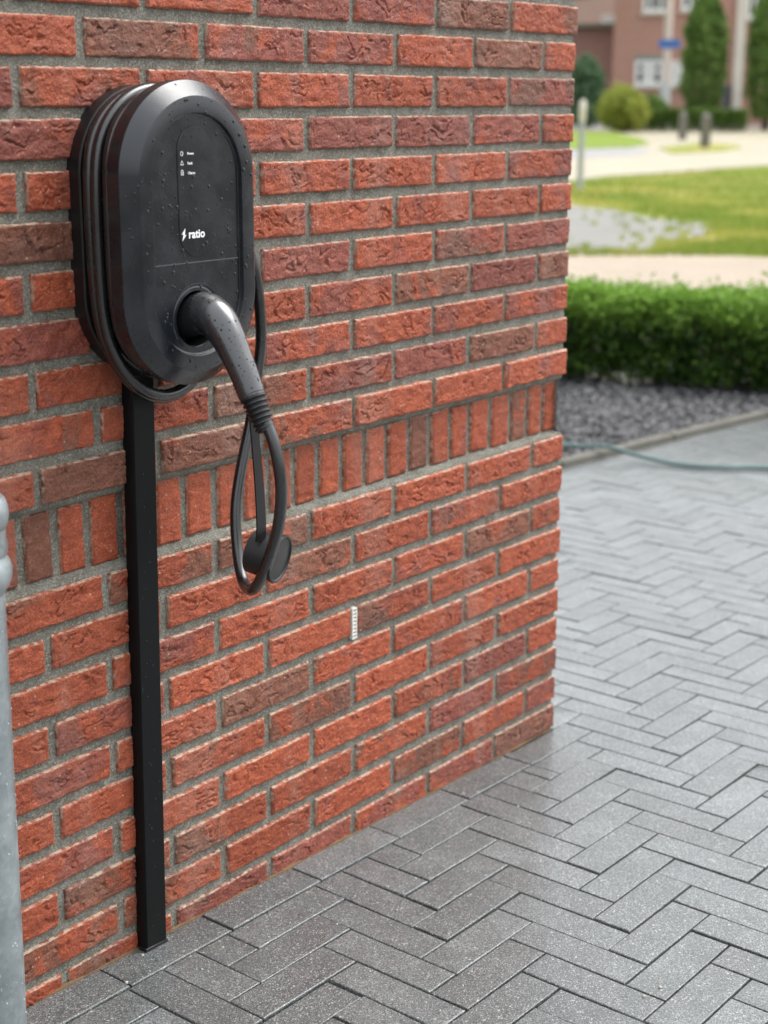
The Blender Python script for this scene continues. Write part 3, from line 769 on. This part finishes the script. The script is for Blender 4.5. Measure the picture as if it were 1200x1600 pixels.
# ------------------------------------------------------------------ zinc downpipe at the left
dp = empty('downpipe', (-1.5090, -.088, near_z(-1.493)))
tag(dp, 'grey galvanised downpipe with a ringed collar at the left end of the wall', 'downpipe')
dp.rotation_euler = (0, .016, 0)
zm = NM('galvanised_steel', .42, .5); v = zm.coord(offset=False); zm.b.inputs['Metallic'].default_value = .55
vo = zm.vor(v, 130); f = zm.noise(v, 18, 4); zs = zm.n('ShaderNodeSeparateColor'); zm.l(vo.outputs['Color'], zs.inputs[0])
zm.base(zm.mix(zm.math('MULTIPLY_ADD', zs.outputs[0], .35, zm.ramp(f, .3, .7, 0, .65)), (.22, .255, .265), (.37, .41, .42))); zm.rough(zm.ramp(f, .3, .7, .3, .55)); zm.bump(zm.noise(v, 160, 3), .3, .0006)
z0 = near_z(-1.493)
def lathe(prof, name, mat, parent, n=40):
    b = MB(); b.loft([[(rad*math.cos(a), rad*math.sin(a), z) for a in [2*math.pi*k/n for k in range(n)]] for rad, z in prof]); return b.build(name, mat, parent, smooth=True)
lathe([(.0425, 0.0), (.0425, .70-z0)], 'pipe', zm.m, dp)
zc = .70-z0
lathe([(.0430, zc-.03), (.0445, zc-.026), (.0485, zc-.020), (.0525, zc-.008), (.0530, zc+.002), (.0500, zc+.012), (.0470, zc+.016), (.0465, zc+.019), (.0485, zc+.022), (.0488, zc+.034), (.0470, zc+.040), (.0472, zc+.048), (.0465, zc+.052), (.0500, zc+.058), (.0518, zc+.068), (.0515, zc+.078), (.0485, zc+.088), (.045, zc+.092)], 'collar', zm.m, dp)
lathe([(.0395, zc+.08), (.0395, 2.6)], 'upper_pipe', zm.m, dp)
def smp_pipe(R):
    a = R.uniform(math.radians(-150), math.radians(10)); return (.0426*math.cos(a), .0426*math.sin(a), R.uniform(.02, .66)), (math.cos(a), math.sin(a), 0)
wm2 = NM('clear_rain', .05, .6); wm2.base((.42, .46, .48)); W0 = WATER; WATER = wm2.m
drops('water_drops', dp, smp_pipe, 200, 11, .0005, .0015)
WATER = W0

# ------------------------------------------------------------------ gravel bed, kerb, hose, hedge
kerb = empty('kerb', tuple(k0)); tag(kerb, 'low grey concrete edging between the gravel bed and the driveway', 'kerb')
km = simple('weathered_concrete', (.125, .12, .10), .75, .3, nscale=9, namp=.3, bump=.6, bscale=120)
ang = math.atan2(kd[1], kd[0])
for i in range(-2, 4):
    s0 = i*.78; b = MB(); b.box((s0+.002, -.020, -.08), (s0+.778, .020, .030), .006); o = b.build('kerb_stone', km, kerb); o.rotation_euler = (0, -math.atan(-.0235)*0+.0235, ang)
h0, h1 = near_pt(888, 600), near_pt(1200, 624)
hd = (h1-h0)[:2]/np.linalg.norm((h1-h0)[:2]); hn = np.array([-hd[1], hd[0]])    # hn points away from the camera
if hn[0] < 0: hn = -hn
kz = lambda p, dz=0: (p[0], p[1], near_z(p[0])+dz)
A_ = k0[:2]-kd[:2]*1.6; B_ = k1[:2]+kd[:2]*.3; Bf = B_+hn*.9; 
far0 = h0[:2]-hd*2.6
bed = [kz(A_, -.02), kz(k1[:2]+kd[:2]*.9, -.02), kz(h1[:2]+hn*1.2, -.02), kz(far0+hn*1.2, -.02), kz((A_[0], far0[1]+.6), -.02)]
tag(link('gravel_bed', mesh('gravel_bed', bed, [(0, 1, 2, 3, 4)]), simple('dark_gravel_soil', (.07, .068, .066), .9, .2, nscale=30, namp=.4, bump=.8, bscale=90)), kind='structure')
# stones: jittered low solids
def scatter_stones(name, pts, size, mat, label, cat, seed_):
    R = np.random.default_rng(seed_); n = len(pts)
    base = np.array([(1, 0, 0), (0, 1, 0), (-1, 0, 0), (0, -1, 0), (0, 0, 1), (0, 0, -1), (.62, .62, .45), (-.62, .62, .45), (-.62, -.62, .45), (.62, -.62, .45)], float)
    fc = np.array([(4, 6, 7), (4, 7, 8), (4, 8, 9), (4, 9, 6), (0, 1, 6), (6, 1, 7), (1, 2, 7), (7, 2, 8), (2, 3, 8), (8, 3, 9), (3, 0, 9), (9, 0, 6), (0, 3, 5), (1, 0, 5), (2, 1, 5), (3, 2, 5)])
    s = size*R.uniform(.55, 1.3, (n, 1, 1))*R.uniform(.6, 1.2, (n, 1, 3)); V = base[None]*s*R.uniform(.8, 1.2, (n, 10, 1))
    a = R.uniform(0, 6.28, n); ca, sa = np.cos(a)[:, None], np.sin(a)[:, None]
    V = np.stack([V[..., 0]*ca-V[..., 1]*sa, V[..., 0]*sa+V[..., 1]*ca, V[..., 2]], -1)+pts[:, None, :]
    F = (fc[None]+(np.arange(n)*10)[:, None, None]).reshape(-1, 3)
    me = mesh(name, V.reshape(-1, 3), F, {'tint': ('FACE', np.repeat(R.random(n), 16))})
    return tag(link(name, me, mat), label, cat, kind='stuff')
sm = NM('gravel_stone', .55, .5); at = sm.n('ShaderNodeAttribute', attribute_name='tint'); sm.base(sm.mix(at.outputs['Fac'], (.045, .045, .047), (.19, .188, .19)))
P_ = []
while len(P_) < 15000:
    x = random.uniform(1.2, 5.0); y = random.uniform(1.0, 4.5); q = np.array([x, y])
    if (q-k0[:2])@kn < .03: continue
    if (q-h0[:2])@hn > .5: continue
    P_.append((x, y, near_z(x)-.012+random.uniform(0, .012)))
scatter_stones('gravel', np.array(P_), .012, sm.m, 'dark grey gravel spread between the house corner and the green hedge', 'gravel', 2)
# garden hose
hs_pts = [near_pt(u, v) for u, v in ((872, 713), (905, 714), (950, 718), (1000, 723), (1060, 730), (1130, 735), (1205, 737))]
hz = [.045, .043, .05, .026, .012, .012, .012]
hp_ = [np.array([p[0], p[1], near_z(p[0])+z]) for p, z in zip(hs_pts, hz)]
hp_ = [hp_[0]+np.array([-.9, .75, -.03]), hp_[0]+np.array([-.35, .32, -.02])]+hp_+[hp_[-1]+np.array([.12, -.55, 0]), hp_[-1]+np.array([.1, -1.6, 0]), hp_[-1]+np.array([-.3, -2.6, 0])]
for p in hp_: p[2] = max(p[2], near_z(p[0])+.011)
tag(MB().tube(spline(hp_, 10), .0085, 12).build('garden_hose', simple('green_blue_hose', (.105, .17, .165), .5, nscale=30, namp=.12), smooth=True),
    'blue green garden hose lying across the kerb and the grey driveway', 'hose')
# hedge
def leaves(name, P, size, mat, parent=None, seed_=1, tint=None, up=.35):
    R = np.random.default_rng(seed_); n = len(P); s = size*R.uniform(.6, 1.25, (n, 1))
    nrm = R.normal(size=(n, 3)); nrm[:, 2] += up*2; nrm /= np.linalg.norm(nrm, axis=1)[:, None]
    t = R.normal(size=(n, 3)); t -= nrm*(t*nrm).sum(1)[:, None]; t /= np.linalg.norm(t, axis=1)[:, None]; b = np.cross(nrm, t)
    V = np.stack([P-t*s, P-b*s*.42+nrm*s*.12, P+t*s, P+b*s*.42+nrm*s*.12], 1).reshape(-1, 3); F = np.arange(4*n).reshape(-1, 4)
    tt = R.random(n) if tint is None else np.clip(tint+R.normal(0, .15, n), 0, 1)
    me = mesh(name, V, F, {'tint': ('FACE', tt)}); o = link(name, me, mat, parent); return tag(o, kind='stuff')
HL = leaf_mat('hedge_leaf', (.028, .068, .012), (.22, .38, .055))
hedge = empty('hedge', (*h0[:2], near_z(h0[0])))
tag(hedge, 'dense clipped green hedge behind the dark gravel bed', 'hedge')
R = np.random.default_rng(5); N = 66000
L = R.uniform(-2.6, 2.2, N); D = R.uniform(0, .62, N); 
topz = .440+.035*pn(L*3, D*4, 40)+.05*pn(L*11, D*11, 41)+np.where(R.random(N) < .06, R.uniform(0, .055, N), 0)
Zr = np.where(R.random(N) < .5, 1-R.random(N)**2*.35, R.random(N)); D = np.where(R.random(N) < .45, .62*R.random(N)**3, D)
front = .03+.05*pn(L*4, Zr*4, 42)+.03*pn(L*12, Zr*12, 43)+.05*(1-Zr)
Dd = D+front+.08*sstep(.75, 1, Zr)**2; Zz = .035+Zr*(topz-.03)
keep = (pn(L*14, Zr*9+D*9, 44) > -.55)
top_tint = np.clip(sstep(.5, .95, Zr)*.8+.25*pn(L*6, Zr*6, 45)+.08, 0, 1)  # leaf tint shifts to the pale lime end with height
xy = h0[:2][None]+hd[None]*L[:, None]+hn[None]*Dd[:, None]
P = np.stack([xy[:, 0], xy[:, 1], near_z(xy[:, 0])+Zz], -1)[keep]
hb = np.array(hedge.location)
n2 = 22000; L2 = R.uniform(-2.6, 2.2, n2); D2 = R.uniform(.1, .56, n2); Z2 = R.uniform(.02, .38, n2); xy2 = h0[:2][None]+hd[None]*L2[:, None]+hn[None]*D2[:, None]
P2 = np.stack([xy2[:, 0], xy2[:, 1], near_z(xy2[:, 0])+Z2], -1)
Pa = np.concatenate([P[:0], P, P2]); ta = np.concatenate([top_tint[keep], np.full(n2, .12)])
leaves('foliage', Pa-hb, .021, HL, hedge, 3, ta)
b = MB()
for i in range(70):
    l = random.uniform(-2.5, 2.1); d = random.uniform(.2, .5); p = np.array([*(hd*l+hn*d), 0.0]); p[2] = near_z((h0[:2]+hd*l)[0])-near_z(h0[0])-.03
    for _ in range(3):
        q = p+np.array([random.uniform(-.12, .12), random.uniform(-.12, .12), random.uniform(.25, .42)]); b.tube([p, (p+q)/2+np.array([.02*random.uniform(-1, 1), .02*random.uniform(-1, 1), 0]), q], [.008, .006, .003], 5)
tag(b.build('stems', simple('hedge_bark', (.07, .05, .035), .8), hedge), kind='stuff')
# pale cobbles glimpsed under the left part of the hedge
P_ = []
for _ in range(60):
    l = random.uniform(.05, .42); d = random.uniform(.1, .4); q = h0[:2]+hd*l*.9+hn*d; P_.append((q[0], q[1], near_z(q[0])+random.uniform(.0, .05)))
sm2 = NM('pale_cobble', .7, .4); sm2.base((.45, .43, .36))
scatter_stones('cobbles', np.array(P_), .03, sm2.m, 'pale stones heaped under the left part of the hedge', 'stones', 4)

# ------------------------------------------------------------------ far side of the street
nh = np.array([*N_DIR, 0]); nh /= np.linalg.norm(nh); sh = np.array([nh[1], -nh[0], 0])
hdir = ray(1060, 155); hdir[2] = 0; hdir /= np.linalg.norm(hdir); sdir_ = np.array([hdir[1], -hdir[0], 0])
RZ = math.atan2(sdir_[1], sdir_[0])
def at_d(u, v, D):
    d = ray(u, v); t = D/(d@hdir); return CAM+t*d
class Front:
    """local frame of a facade standing D metres away: x to the right, y away from the street, z up"""
    def __init__(s, name, u0, v0, D):
        s.D = D; s.o = at_d(u0, v0, D); s.root = empty(name, tuple(s.o), RZ)
    def x(s, u, v=155): return float((at_d(u, v, s.D)-s.o)@sdir_)
    def z(s, v, u=1060): return float((at_d(u, v, s.D)-s.o)[2])
def far_brick(name, c0, c1):
    m = NM(name, .85, .2); v = m.coord(offset=False)
    mp = m.n('ShaderNodeMapping'); mp.inputs['Rotation'].default_value = (math.pi/2, 0, 0); m.l(v, mp.inputs[0])
    bt = m.n('ShaderNodeTexBrick'); bt.inputs['Scale'].default_value = 4.6; bt.inputs['Mortar Size'].default_value = .02; bt.inputs['Color1'].default_value = (*c0, 1); bt.inputs['Color2'].default_value = (*c1, 1); bt.inputs['Mortar'].default_value = (.42, .36, .3, 1)
    m.l(mp.outputs[0], bt.inputs['Vector']); m.base(m.mix(m.ramp(m.noise(v, .8, 3), .3, .7, 0, .5), bt.outputs['Color'], c1)); return m.m
FB = far_brick('pink_far_brick', (.40, .20, .15), (.48, .26, .20)); FB2 = far_brick('dark_far_brick', (.27, .14, .115), (.33, .18, .15))
FRM = simple('white_frame_paint', (.8, .8, .77), .5); GL = NM('window_glass', .08, .6); GL.base((.03, .035, .04)); GL = GL.m
BLIND = simple('white_blind', (.72, .72, .70), .7); TILE = simple('dark_roof_tile', (.10, .085, .08), .7, nscale=3, namp=.3)
CON = simple('pale_plaster', (.62, .58, .50), .7, nscale=2, namp=.1)
fr = Front('brick_house', 1060, 186, 60)
tag(fr.root, 'pinkish brick house across the road with white framed windows', 'house')
x0, x1, ztop = fr.x(955), fr.x(1480), fr.z(-120)
b = MB(); b.box((x0, 0, -1.2), (x1, 8, ztop)); b.build('wall', FB, fr.root)
b = MB(); b.add([(x0-.3, -.5, ztop), (x1+.3, -.5, ztop), (x1+.3, 8.5, ztop), (x0-.3, 8.5, ztop), (x0-.3, 4, ztop+3), (x1+.3, 4, ztop+3)], [(0, 1, 5, 4), (2, 3, 4, 5), (0, 4, 3), (1, 2, 5), (0, 3, 2, 1)]); b.build('roof', TILE, fr.root)
b = MB(); b.box((x0-.3, -.62, ztop-.12), (x1+.3, -.5, ztop+.04)); b.build('gutter', FRM, fr.root)
def window(f, u0, u1, v0, v1, panes=2, blind=False, transom=None):
    X0, X1, Z0, Z1 = f.x(u0), f.x(u1), f.z(v1), f.z(v0); root_ = f.root
    b = MB(); t = .12
    b.box((X0, -.06, Z0), (X1, .03, Z0+t)); b.box((X0, -.06, Z1-t), (X1, .03, Z1)); b.box((X0, -.06, Z0+t), (X0+t, .03, Z1-t)); b.box((X1-t, -.06, Z0+t), (X1, .03, Z1-t))
    w = (X1-X0)/panes
    for i in range(1, panes): b.box((X0+w*i-.05, -.05, Z0+t), (X0+w*i+.05, .03, Z1-t))
    if transom: zz = Z0+(Z1-Z0)*transom; b.box((X0+t, -.055, zz-.04), (X1-t, .028, zz+.04))
    fo = b.build('window', FRM, root_)
    for i in range(panes):
        g = MB(); g.box((X0+w*i+.03, -.015, Z0+.05), (X0+w*(i+1)-.03, -.004, Z1-.05)); g.build('pane', BLIND if (blind and i in blind) else GL, fo)
    g = MB(); g.box((X0-.08, -.14, Z0-.09), (X1+.08, .01, Z0-.002)); g.build('sill', CON, fo)
    return fo
window(fr, 998, 1037, -32, 19, 3); window(fr, 1057, 1086, -32, 16, 2)
window(fr, 990, 1034, 95, 134, 3, blind=(1,), transom=.6); window(fr, 1039, 1063, 95, 134, 2, blind=(0, 1), transom=.6)
window(fr, 1158, 1183, -32, 30, 2); window(fr, 1230, 1275, 95, 134, 3); window(fr, 1230, 1270, -32, 18, 3)
b = MB(); b.box((fr.x(990), -.05, fr.z(95)+.005), (fr.x(1034), -.002, fr.z(86))); b.build('window_lintel', simple('grey_lintel', (.25, .27, .24), .7), fr.root)
b = MB(); b.box((fr.x(1143), -.32, -1.0), (fr.x(1158), -.01, fr.z(-10))); b.build('pale_column', CON, fr.root)
b = MB(); b.box((fr.x(1128), -.6, -1.0), (fr.x(1139), -.02, fr.z(133))); b.build('dark_bin', simple('dark_bin_surface', (.07, .075, .08), .5), fr.root)  # dark box standing in front of the facade: a bin
fw = Front('side_building', 920, 187, 63)
tag(fw.root, 'low darker brick side building with a flat roof left of the pinkish house', 'house')
b = MB(); b.box((fw.x(700), 0, -1.0), (fw.x(958), 6, fw.z(43))); b.build('wall', FB2, fw.root)
b = MB(); b.box((fw.x(698), -.35, fw.z(42)), (fw.x(958.5), 6.2, fw.z(36))); b.build('roof_edge', simple('green_grey_fascia', (.17, .19, .14), .7), fw.root)
b = MB(); b.box((fw.x(934), .6, fw.z(35.5)), (fw.x(957), 2.5, fw.z(21))); b.build('roof_box', FRM, fw.root)
fx = Front('rear_house', 900, 180, 78)
tag(fx.root, 'pale pink brick house standing behind the low flat roofed building', 'house')
b = MB(); b.box((fx.x(640), 0, -1), (fx.x(975), 8, fx.z(-60))); b.build('wall', far_brick('pale_pink_brick', (.46, .30, .24), (.52, .36, .29)), fx.root)
b = MB(); X0, X1, zt_ = fx.x(630), fx.x(985), fx.z(-60); b.add([(X0, -.5, zt_), (X1, -.5, zt_), (X1, 8.5, zt_), (X0, 8.5, zt_), (X0, 4, zt_+3), (X1, 4, zt_+3)], [(0, 1, 5, 4), (2, 3, 4, 5), (0, 4, 3), (1, 2, 5), (0, 3, 2, 1)]); b.build('roof', TILE, fx.root)

def ground_at(u, v):
    return far_pt(u, v, .03)
def crown_tree(name, u, vbase, w_px, h_px, D, label, cat, leafm, n, size, seed_, shape='column', group=None, trunk=.5, zlift=.35):
    p = at_d(u, vbase, D); base = np.array([p[0], p[1], far_z(p[0], p[1])+.03]); sc = D/FPX
    top = at_d(u, vbase-h_px, D)[2]-base[2]; wd = w_px*sc/2
    t = empty(name, tuple(base)); tag(t, label, cat, group)
    R = np.random.default_rng(seed_)
    if shape == 'column':
        h = R.random(n); a = R.uniform(0, 6.283, n); prof_ = np.clip(1-(np.abs(h-.45)/.57)**2.6, 0, 1)**.6
        rad = wd*prof_*(.45+.55*R.random(n)**.4)*(1+.28*pn(a*1.5, h*6, seed_)+.22*pn(a*4, h*18, seed_+1))
        z = zlift+h*(top-zlift); P = np.stack([rad*np.cos(a), rad*np.sin(a), z], -1)
        tn = .45+.4*pn(a*1.3, h*5, seed_+2)+.15*h
    else:
        v3 = R.normal(size=(n, 3)); v3 /= np.linalg.norm(v3, axis=1)[:, None]; rr_ = (.5+.5*R.random(n)**.4)*(1+.34*pn(v3[:, 0]*2.4+v3[:, 2]*2, v3[:, 1]*2.4+5, seed_)+.15*pn(v3[:, 0]*9, v3[:, 2]*9, seed_+3))
        P = v3*rr_[:, None]*np.array([wd, wd*.8, top/2*1.0]); P[:, 2] += top/2; P = P[P[:, 2] > .02]; tn = .3+.45*sstep(-.3, .9, v3[:, 2])[:len(P)]*0+.5*R.random(len(P))
    o = leaves('crown', P, size, leafm, t, seed_, tn)
    b = MB(); b.tube([(0, 0, -.1), (.02, .01, top*.3), (-.02, 0, top*.7)], [.13*trunk*2, .10*trunk*2, .03], 8)
    for i in range(7):
        a = i*2.4; z = zlift+.1+i*top*.09; b.tube([(0, 0, z), (wd*.35*math.cos(a), wd*.35*math.sin(a), z+top*.12)], [.04*trunk*2, .012], 5)
    b.build('trunk', BARK, t)
    return t
BARK = simple('bark', (.10, .08, .06), .85, nscale=8, namp=.3)
TL = leaf_mat('hornbeam_leaf', (.075, .14, .035), (.25, .38, .10)); BL = leaf_mat('blue_green_leaf', (.07, .14, .07), (.17, .27, .15)); YL = leaf_mat('yellow_green_leaf', (.19, .23, .035), (.46, .50, .11)); DL = leaf_mat('dark_hedge_leaf', (.05, .10, .02), (.15, .24, .05))
crown_tree('columnar_tree', 1095, 189, 62, 195, 53, 'tall narrow green tree in front of the house, right of the street lamp', 'tree', TL, 9000, .10, 21)
crown_tree('columnar_tree', 1196, 189, 62, 200, 53, 'tall narrow green tree at the right edge, right of the pale column', 'tree', TL, 9000, .10, 22)
crown_tree('columnar_tree', 1310, 189, 62, 195, 53, 'tall narrow green tree out past the right edge', 'tree', TL, 4000, .13, 23)
crown_tree('shrub', 915, 189, 62, 102, 54, 'blue green leafy shrub against the dark side building', 'shrub', BL, 6000, .09, 24, 'round', zlift=.1)
crown_tree('shrub', 1014, 193, 66, 42, 55, 'low mid green bush between the yellow green bush and the lamp post', 'shrub', TL, 6000, .07, 27, 'round', zlift=.05)
crown_tree('shrub', 975, 193, 86, 58, 50, 'rounded yellow green bush in front of the pinkish house', 'shrub', YL, 7000, .07, 25, 'round', zlift=.05)
# clipped low hedge in front of the far house
hA, hB = at_d(990, 192, 51), at_d(1168, 192, 51)
lh = empty('low_hedge', (hA[0], hA[1], far_z(hA[0], hA[1])+.03), RZ); tag(lh, 'low dark green hedge along the front of the pinkish house', 'hedge')
Lh = np.linalg.norm(hB-hA); hh_ = 32*51/FPX; R = np.random.default_rng(9); n = 9000
x = R.uniform(0, Lh, n); y = 1.2*R.random(n)**1.5; z = hh_*R.random(n)**.6*(1+.06*pn(x*2, y, 50))
leaves('foliage', np.stack([x, y, z], -1), .06, DL, lh, 6, .35+.35*z/hh_)
b = MB(); [b.tube([(xx, .6, -.05), (xx+.1, .55, hh_*.8)], [.03, .01], 5) for xx in np.arange(.3, Lh, .6)]; tag(b.build('stems', BARK, lh), kind='stuff')
# overhanging leaves of a tree at the far left above the side building
crown_tree('broad_tree', 885, 189, 120, 215, 57, 'broad green tree above the side building at the brick corner', 'tree', TL, 9000, .10, 31, 'round') if False else None
R = np.random.default_rng(12)
p = at_d(860, 189, 57); t = empty('broad_tree', (p[0], p[1], far_z(p[0], p[1])+.03)); tag(t, 'leafy tree whose branch tips hang at the top beside the brick corner', 'tree')
v3 = R.normal(size=(9000, 3)); v3 /= np.linalg.norm(v3, axis=1)[:, None]; P = v3*((.4+.6*R.random(9000)**.5)*(1+.25*pn(v3[:, 0]*3, v3[:, 1]*3+v3[:, 2]*2, 3)))[:, None]*np.array([1.9, 1.9, 1.5]); P[:, 2] += 5.7
leaves('crown', P, .10, TL, t, 8, .5+.3*R.random(len(P)))
b = MB(); b.tube([(0, 0, -.1), (.05, 0, 2.5), (0, .05, 5.5)], [.16, .12, .05], 8); b.build('trunk', BARK, t)

# street lamp post with blue street sign
pb = far_pt(1037, 197); lamp = empty('street_lamp', tuple(pb), RZ); tag(lamp, 'pale lamp post carrying a blue street name sign in front of the house', 'street lamp')
Dl = float((pb-CAM)@hdir); sc = Dl/FPX
LM = simple('pale_post_paint', (.62, .53, .46), .5, nscale=3, namp=.15); LG = simple('grey_post_paint', (.50, .52, .50), .5, nscale=4, namp=.15)
lathe([(9.0*sc, 0), (8.6*sc, .08), (8.0*sc, .12), (7.6*sc, 62*sc)], 'post_foot', LG, lamp, 16)
lathe([(6.6*sc, 62*sc), (6.2*sc, 1.6), (5.6*sc, 5.8)], 'post', LM, lamp, 16)
b = MB(); b.tube([(0, 0, 5.8), (0, -.25, 6.05), (0, -.9, 6.15)], [.05, .045, .04], 10); b.build('arm', LM, lamp, smooth=True)
b = MB(); b.box((-.14, -1.5, 6.08), (.14, -.8, 6.2), .03); b.build('lamp_head', LG, lamp)
zs = (197-80)*sc; SB_ = simple('blue_sign', (.05, .16, .45), .4)
b = MB(); b.box((-13*sc, -.17, zs-6*sc), (18*sc, -.145, zs+6*sc)); b.build('street_sign', SB_, lamp)
b = MB(); b.box((-.1, -.145, zs-.02), (.1, .02, zs+.02)); b.build('sign_bracket', LG, lamp)
# small sign post with a white top near the corner
pb = far_pt(906, 297); sp_ = empty('marker_post', tuple(pb), RZ); sc = float((pb-CAM)@hdir)/FPX; tag(sp_, 'thin grey marker post with a white top, on the lawn beside the brick corner', 'post')
lathe([(5.0*sc, 0), (4.4*sc, 108*sc)], 'post', simple('grey_metal_post', (.36, .38, .37), .5), sp_, 14)
lathe([(3.6*sc, 99*sc), (5.2*sc, 102*sc), (5.6*sc, 122*sc), (4.5*sc, 130*sc), (2.5*sc, 133*sc)], 'white_head', CON, sp_, 20)
# wooden bollards
WB = simple('weathered_wood', (.15, .14, .115), .85, nscale=6, namp=.3)
for (u, v, hpx, w, lab) in ((1066, 219, 44, 5.2, 'grey wooden bollard on the far side of the road, the left of the two'), (1101, 232, 53, 6.2, 'grey wooden bollard on the little grass island, the right of the two')):
    pb = far_pt(u, v); bo = empty('bollard', tuple(pb), RZ+.3); sc = float((pb-CAM)@hdir)/FPX; tag(bo, lab, 'bollard', 'wooden bollards beside the road')
    b = MB(); b.box((-w*sc, -w*sc, -.1), (w*sc, w*sc, (hpx-7)*sc), .01); b.build('post', WB, bo)
    b = MB(); b.add([(-w*sc, -w*sc, (hpx-7)*sc+.002), (w*sc, -w*sc, (hpx-7)*sc+.002), (w*sc, w*sc, (hpx-7)*sc+.002), (-w*sc, w*sc, (hpx-7)*sc+.002), (0, 0, hpx*sc)], [(0, 1, 4), (1, 2, 4), (2, 3, 4), (3, 0, 4)]); b.build('pointed_cap', WB, bo)
# white flower pot at the right
pb = far_pt(1176, 195); pot = empty('flower_pot', tuple(pb)); sc = float((pb-CAM)@hdir)/FPX; tag(pot, 'small white pot at the foot of the right hand narrow tree', 'pot')
lathe([(5*sc, 0), (8*sc, 12*sc), (8.6*sc, 17*sc), (7.4*sc, 17*sc), (6.8*sc, 13*sc)], 'pot', FRM, pot, 20)
leaves('plant', np.random.default_rng(3).normal(size=(500, 3))*np.array([6, 6, 3])*sc+np.array([0, 0, 19*sc]), .05, DL, pot, 4)
# grass blades on the lawn nearest the camera
R = np.random.default_rng(15); pts = []
for _ in range(34000):
    u = R.uniform(820, 1330); v = R.uniform(264, 400)
    if 700 < u < 1118 and 318 < v < 393 and v > 318+(u-888)*.14 and not (u > 1020 and v > 378) and float(pn(np.array([u/22.]), np.array([v/6.]), 90)[0]) < .12+.5*min(1, max(0, (1118-u)/230)): continue
    if v > 403 or v < 284-(u-888)*.085: continue
    p = far_pt(u, v); pts.append(p)
P = np.array(pts); n = len(P); a = R.uniform(0, 6.28, n); hgt = R.uniform(.03, .075, n); w = .006+.004*R.random(n)
d = np.stack([np.cos(a), np.sin(a), 0*a], -1); tip = P+np.stack([R.normal(0, .015, n), R.normal(0, .015, n), hgt], -1)
V = np.stack([P-d*w[:, None], P+d*w[:, None], tip], 1).reshape(-1, 3)
GRS = leaf_mat('grass_blade', (.17, .26, .035), (.42, .42, .10))
yel = sstep(-.1, .5, pn(P[:, 0]*.8, P[:, 1]*.8, 60))
tag(link('grass', mesh('grass', V, np.arange(3*n).reshape(-1, 3), {'tint': ('FACE', np.clip(.25+.6*yel+R.normal(0, .15, n), 0, 1))}), GRS), 'short green and yellowed grass of the lawn across the sidewalk', 'grass', kind='stuff')
print('objects', len(bpy.data.objects), 'tris', sum(len(o.data.polygons) for o in bpy.data.objects if o.type == 'MESH'))
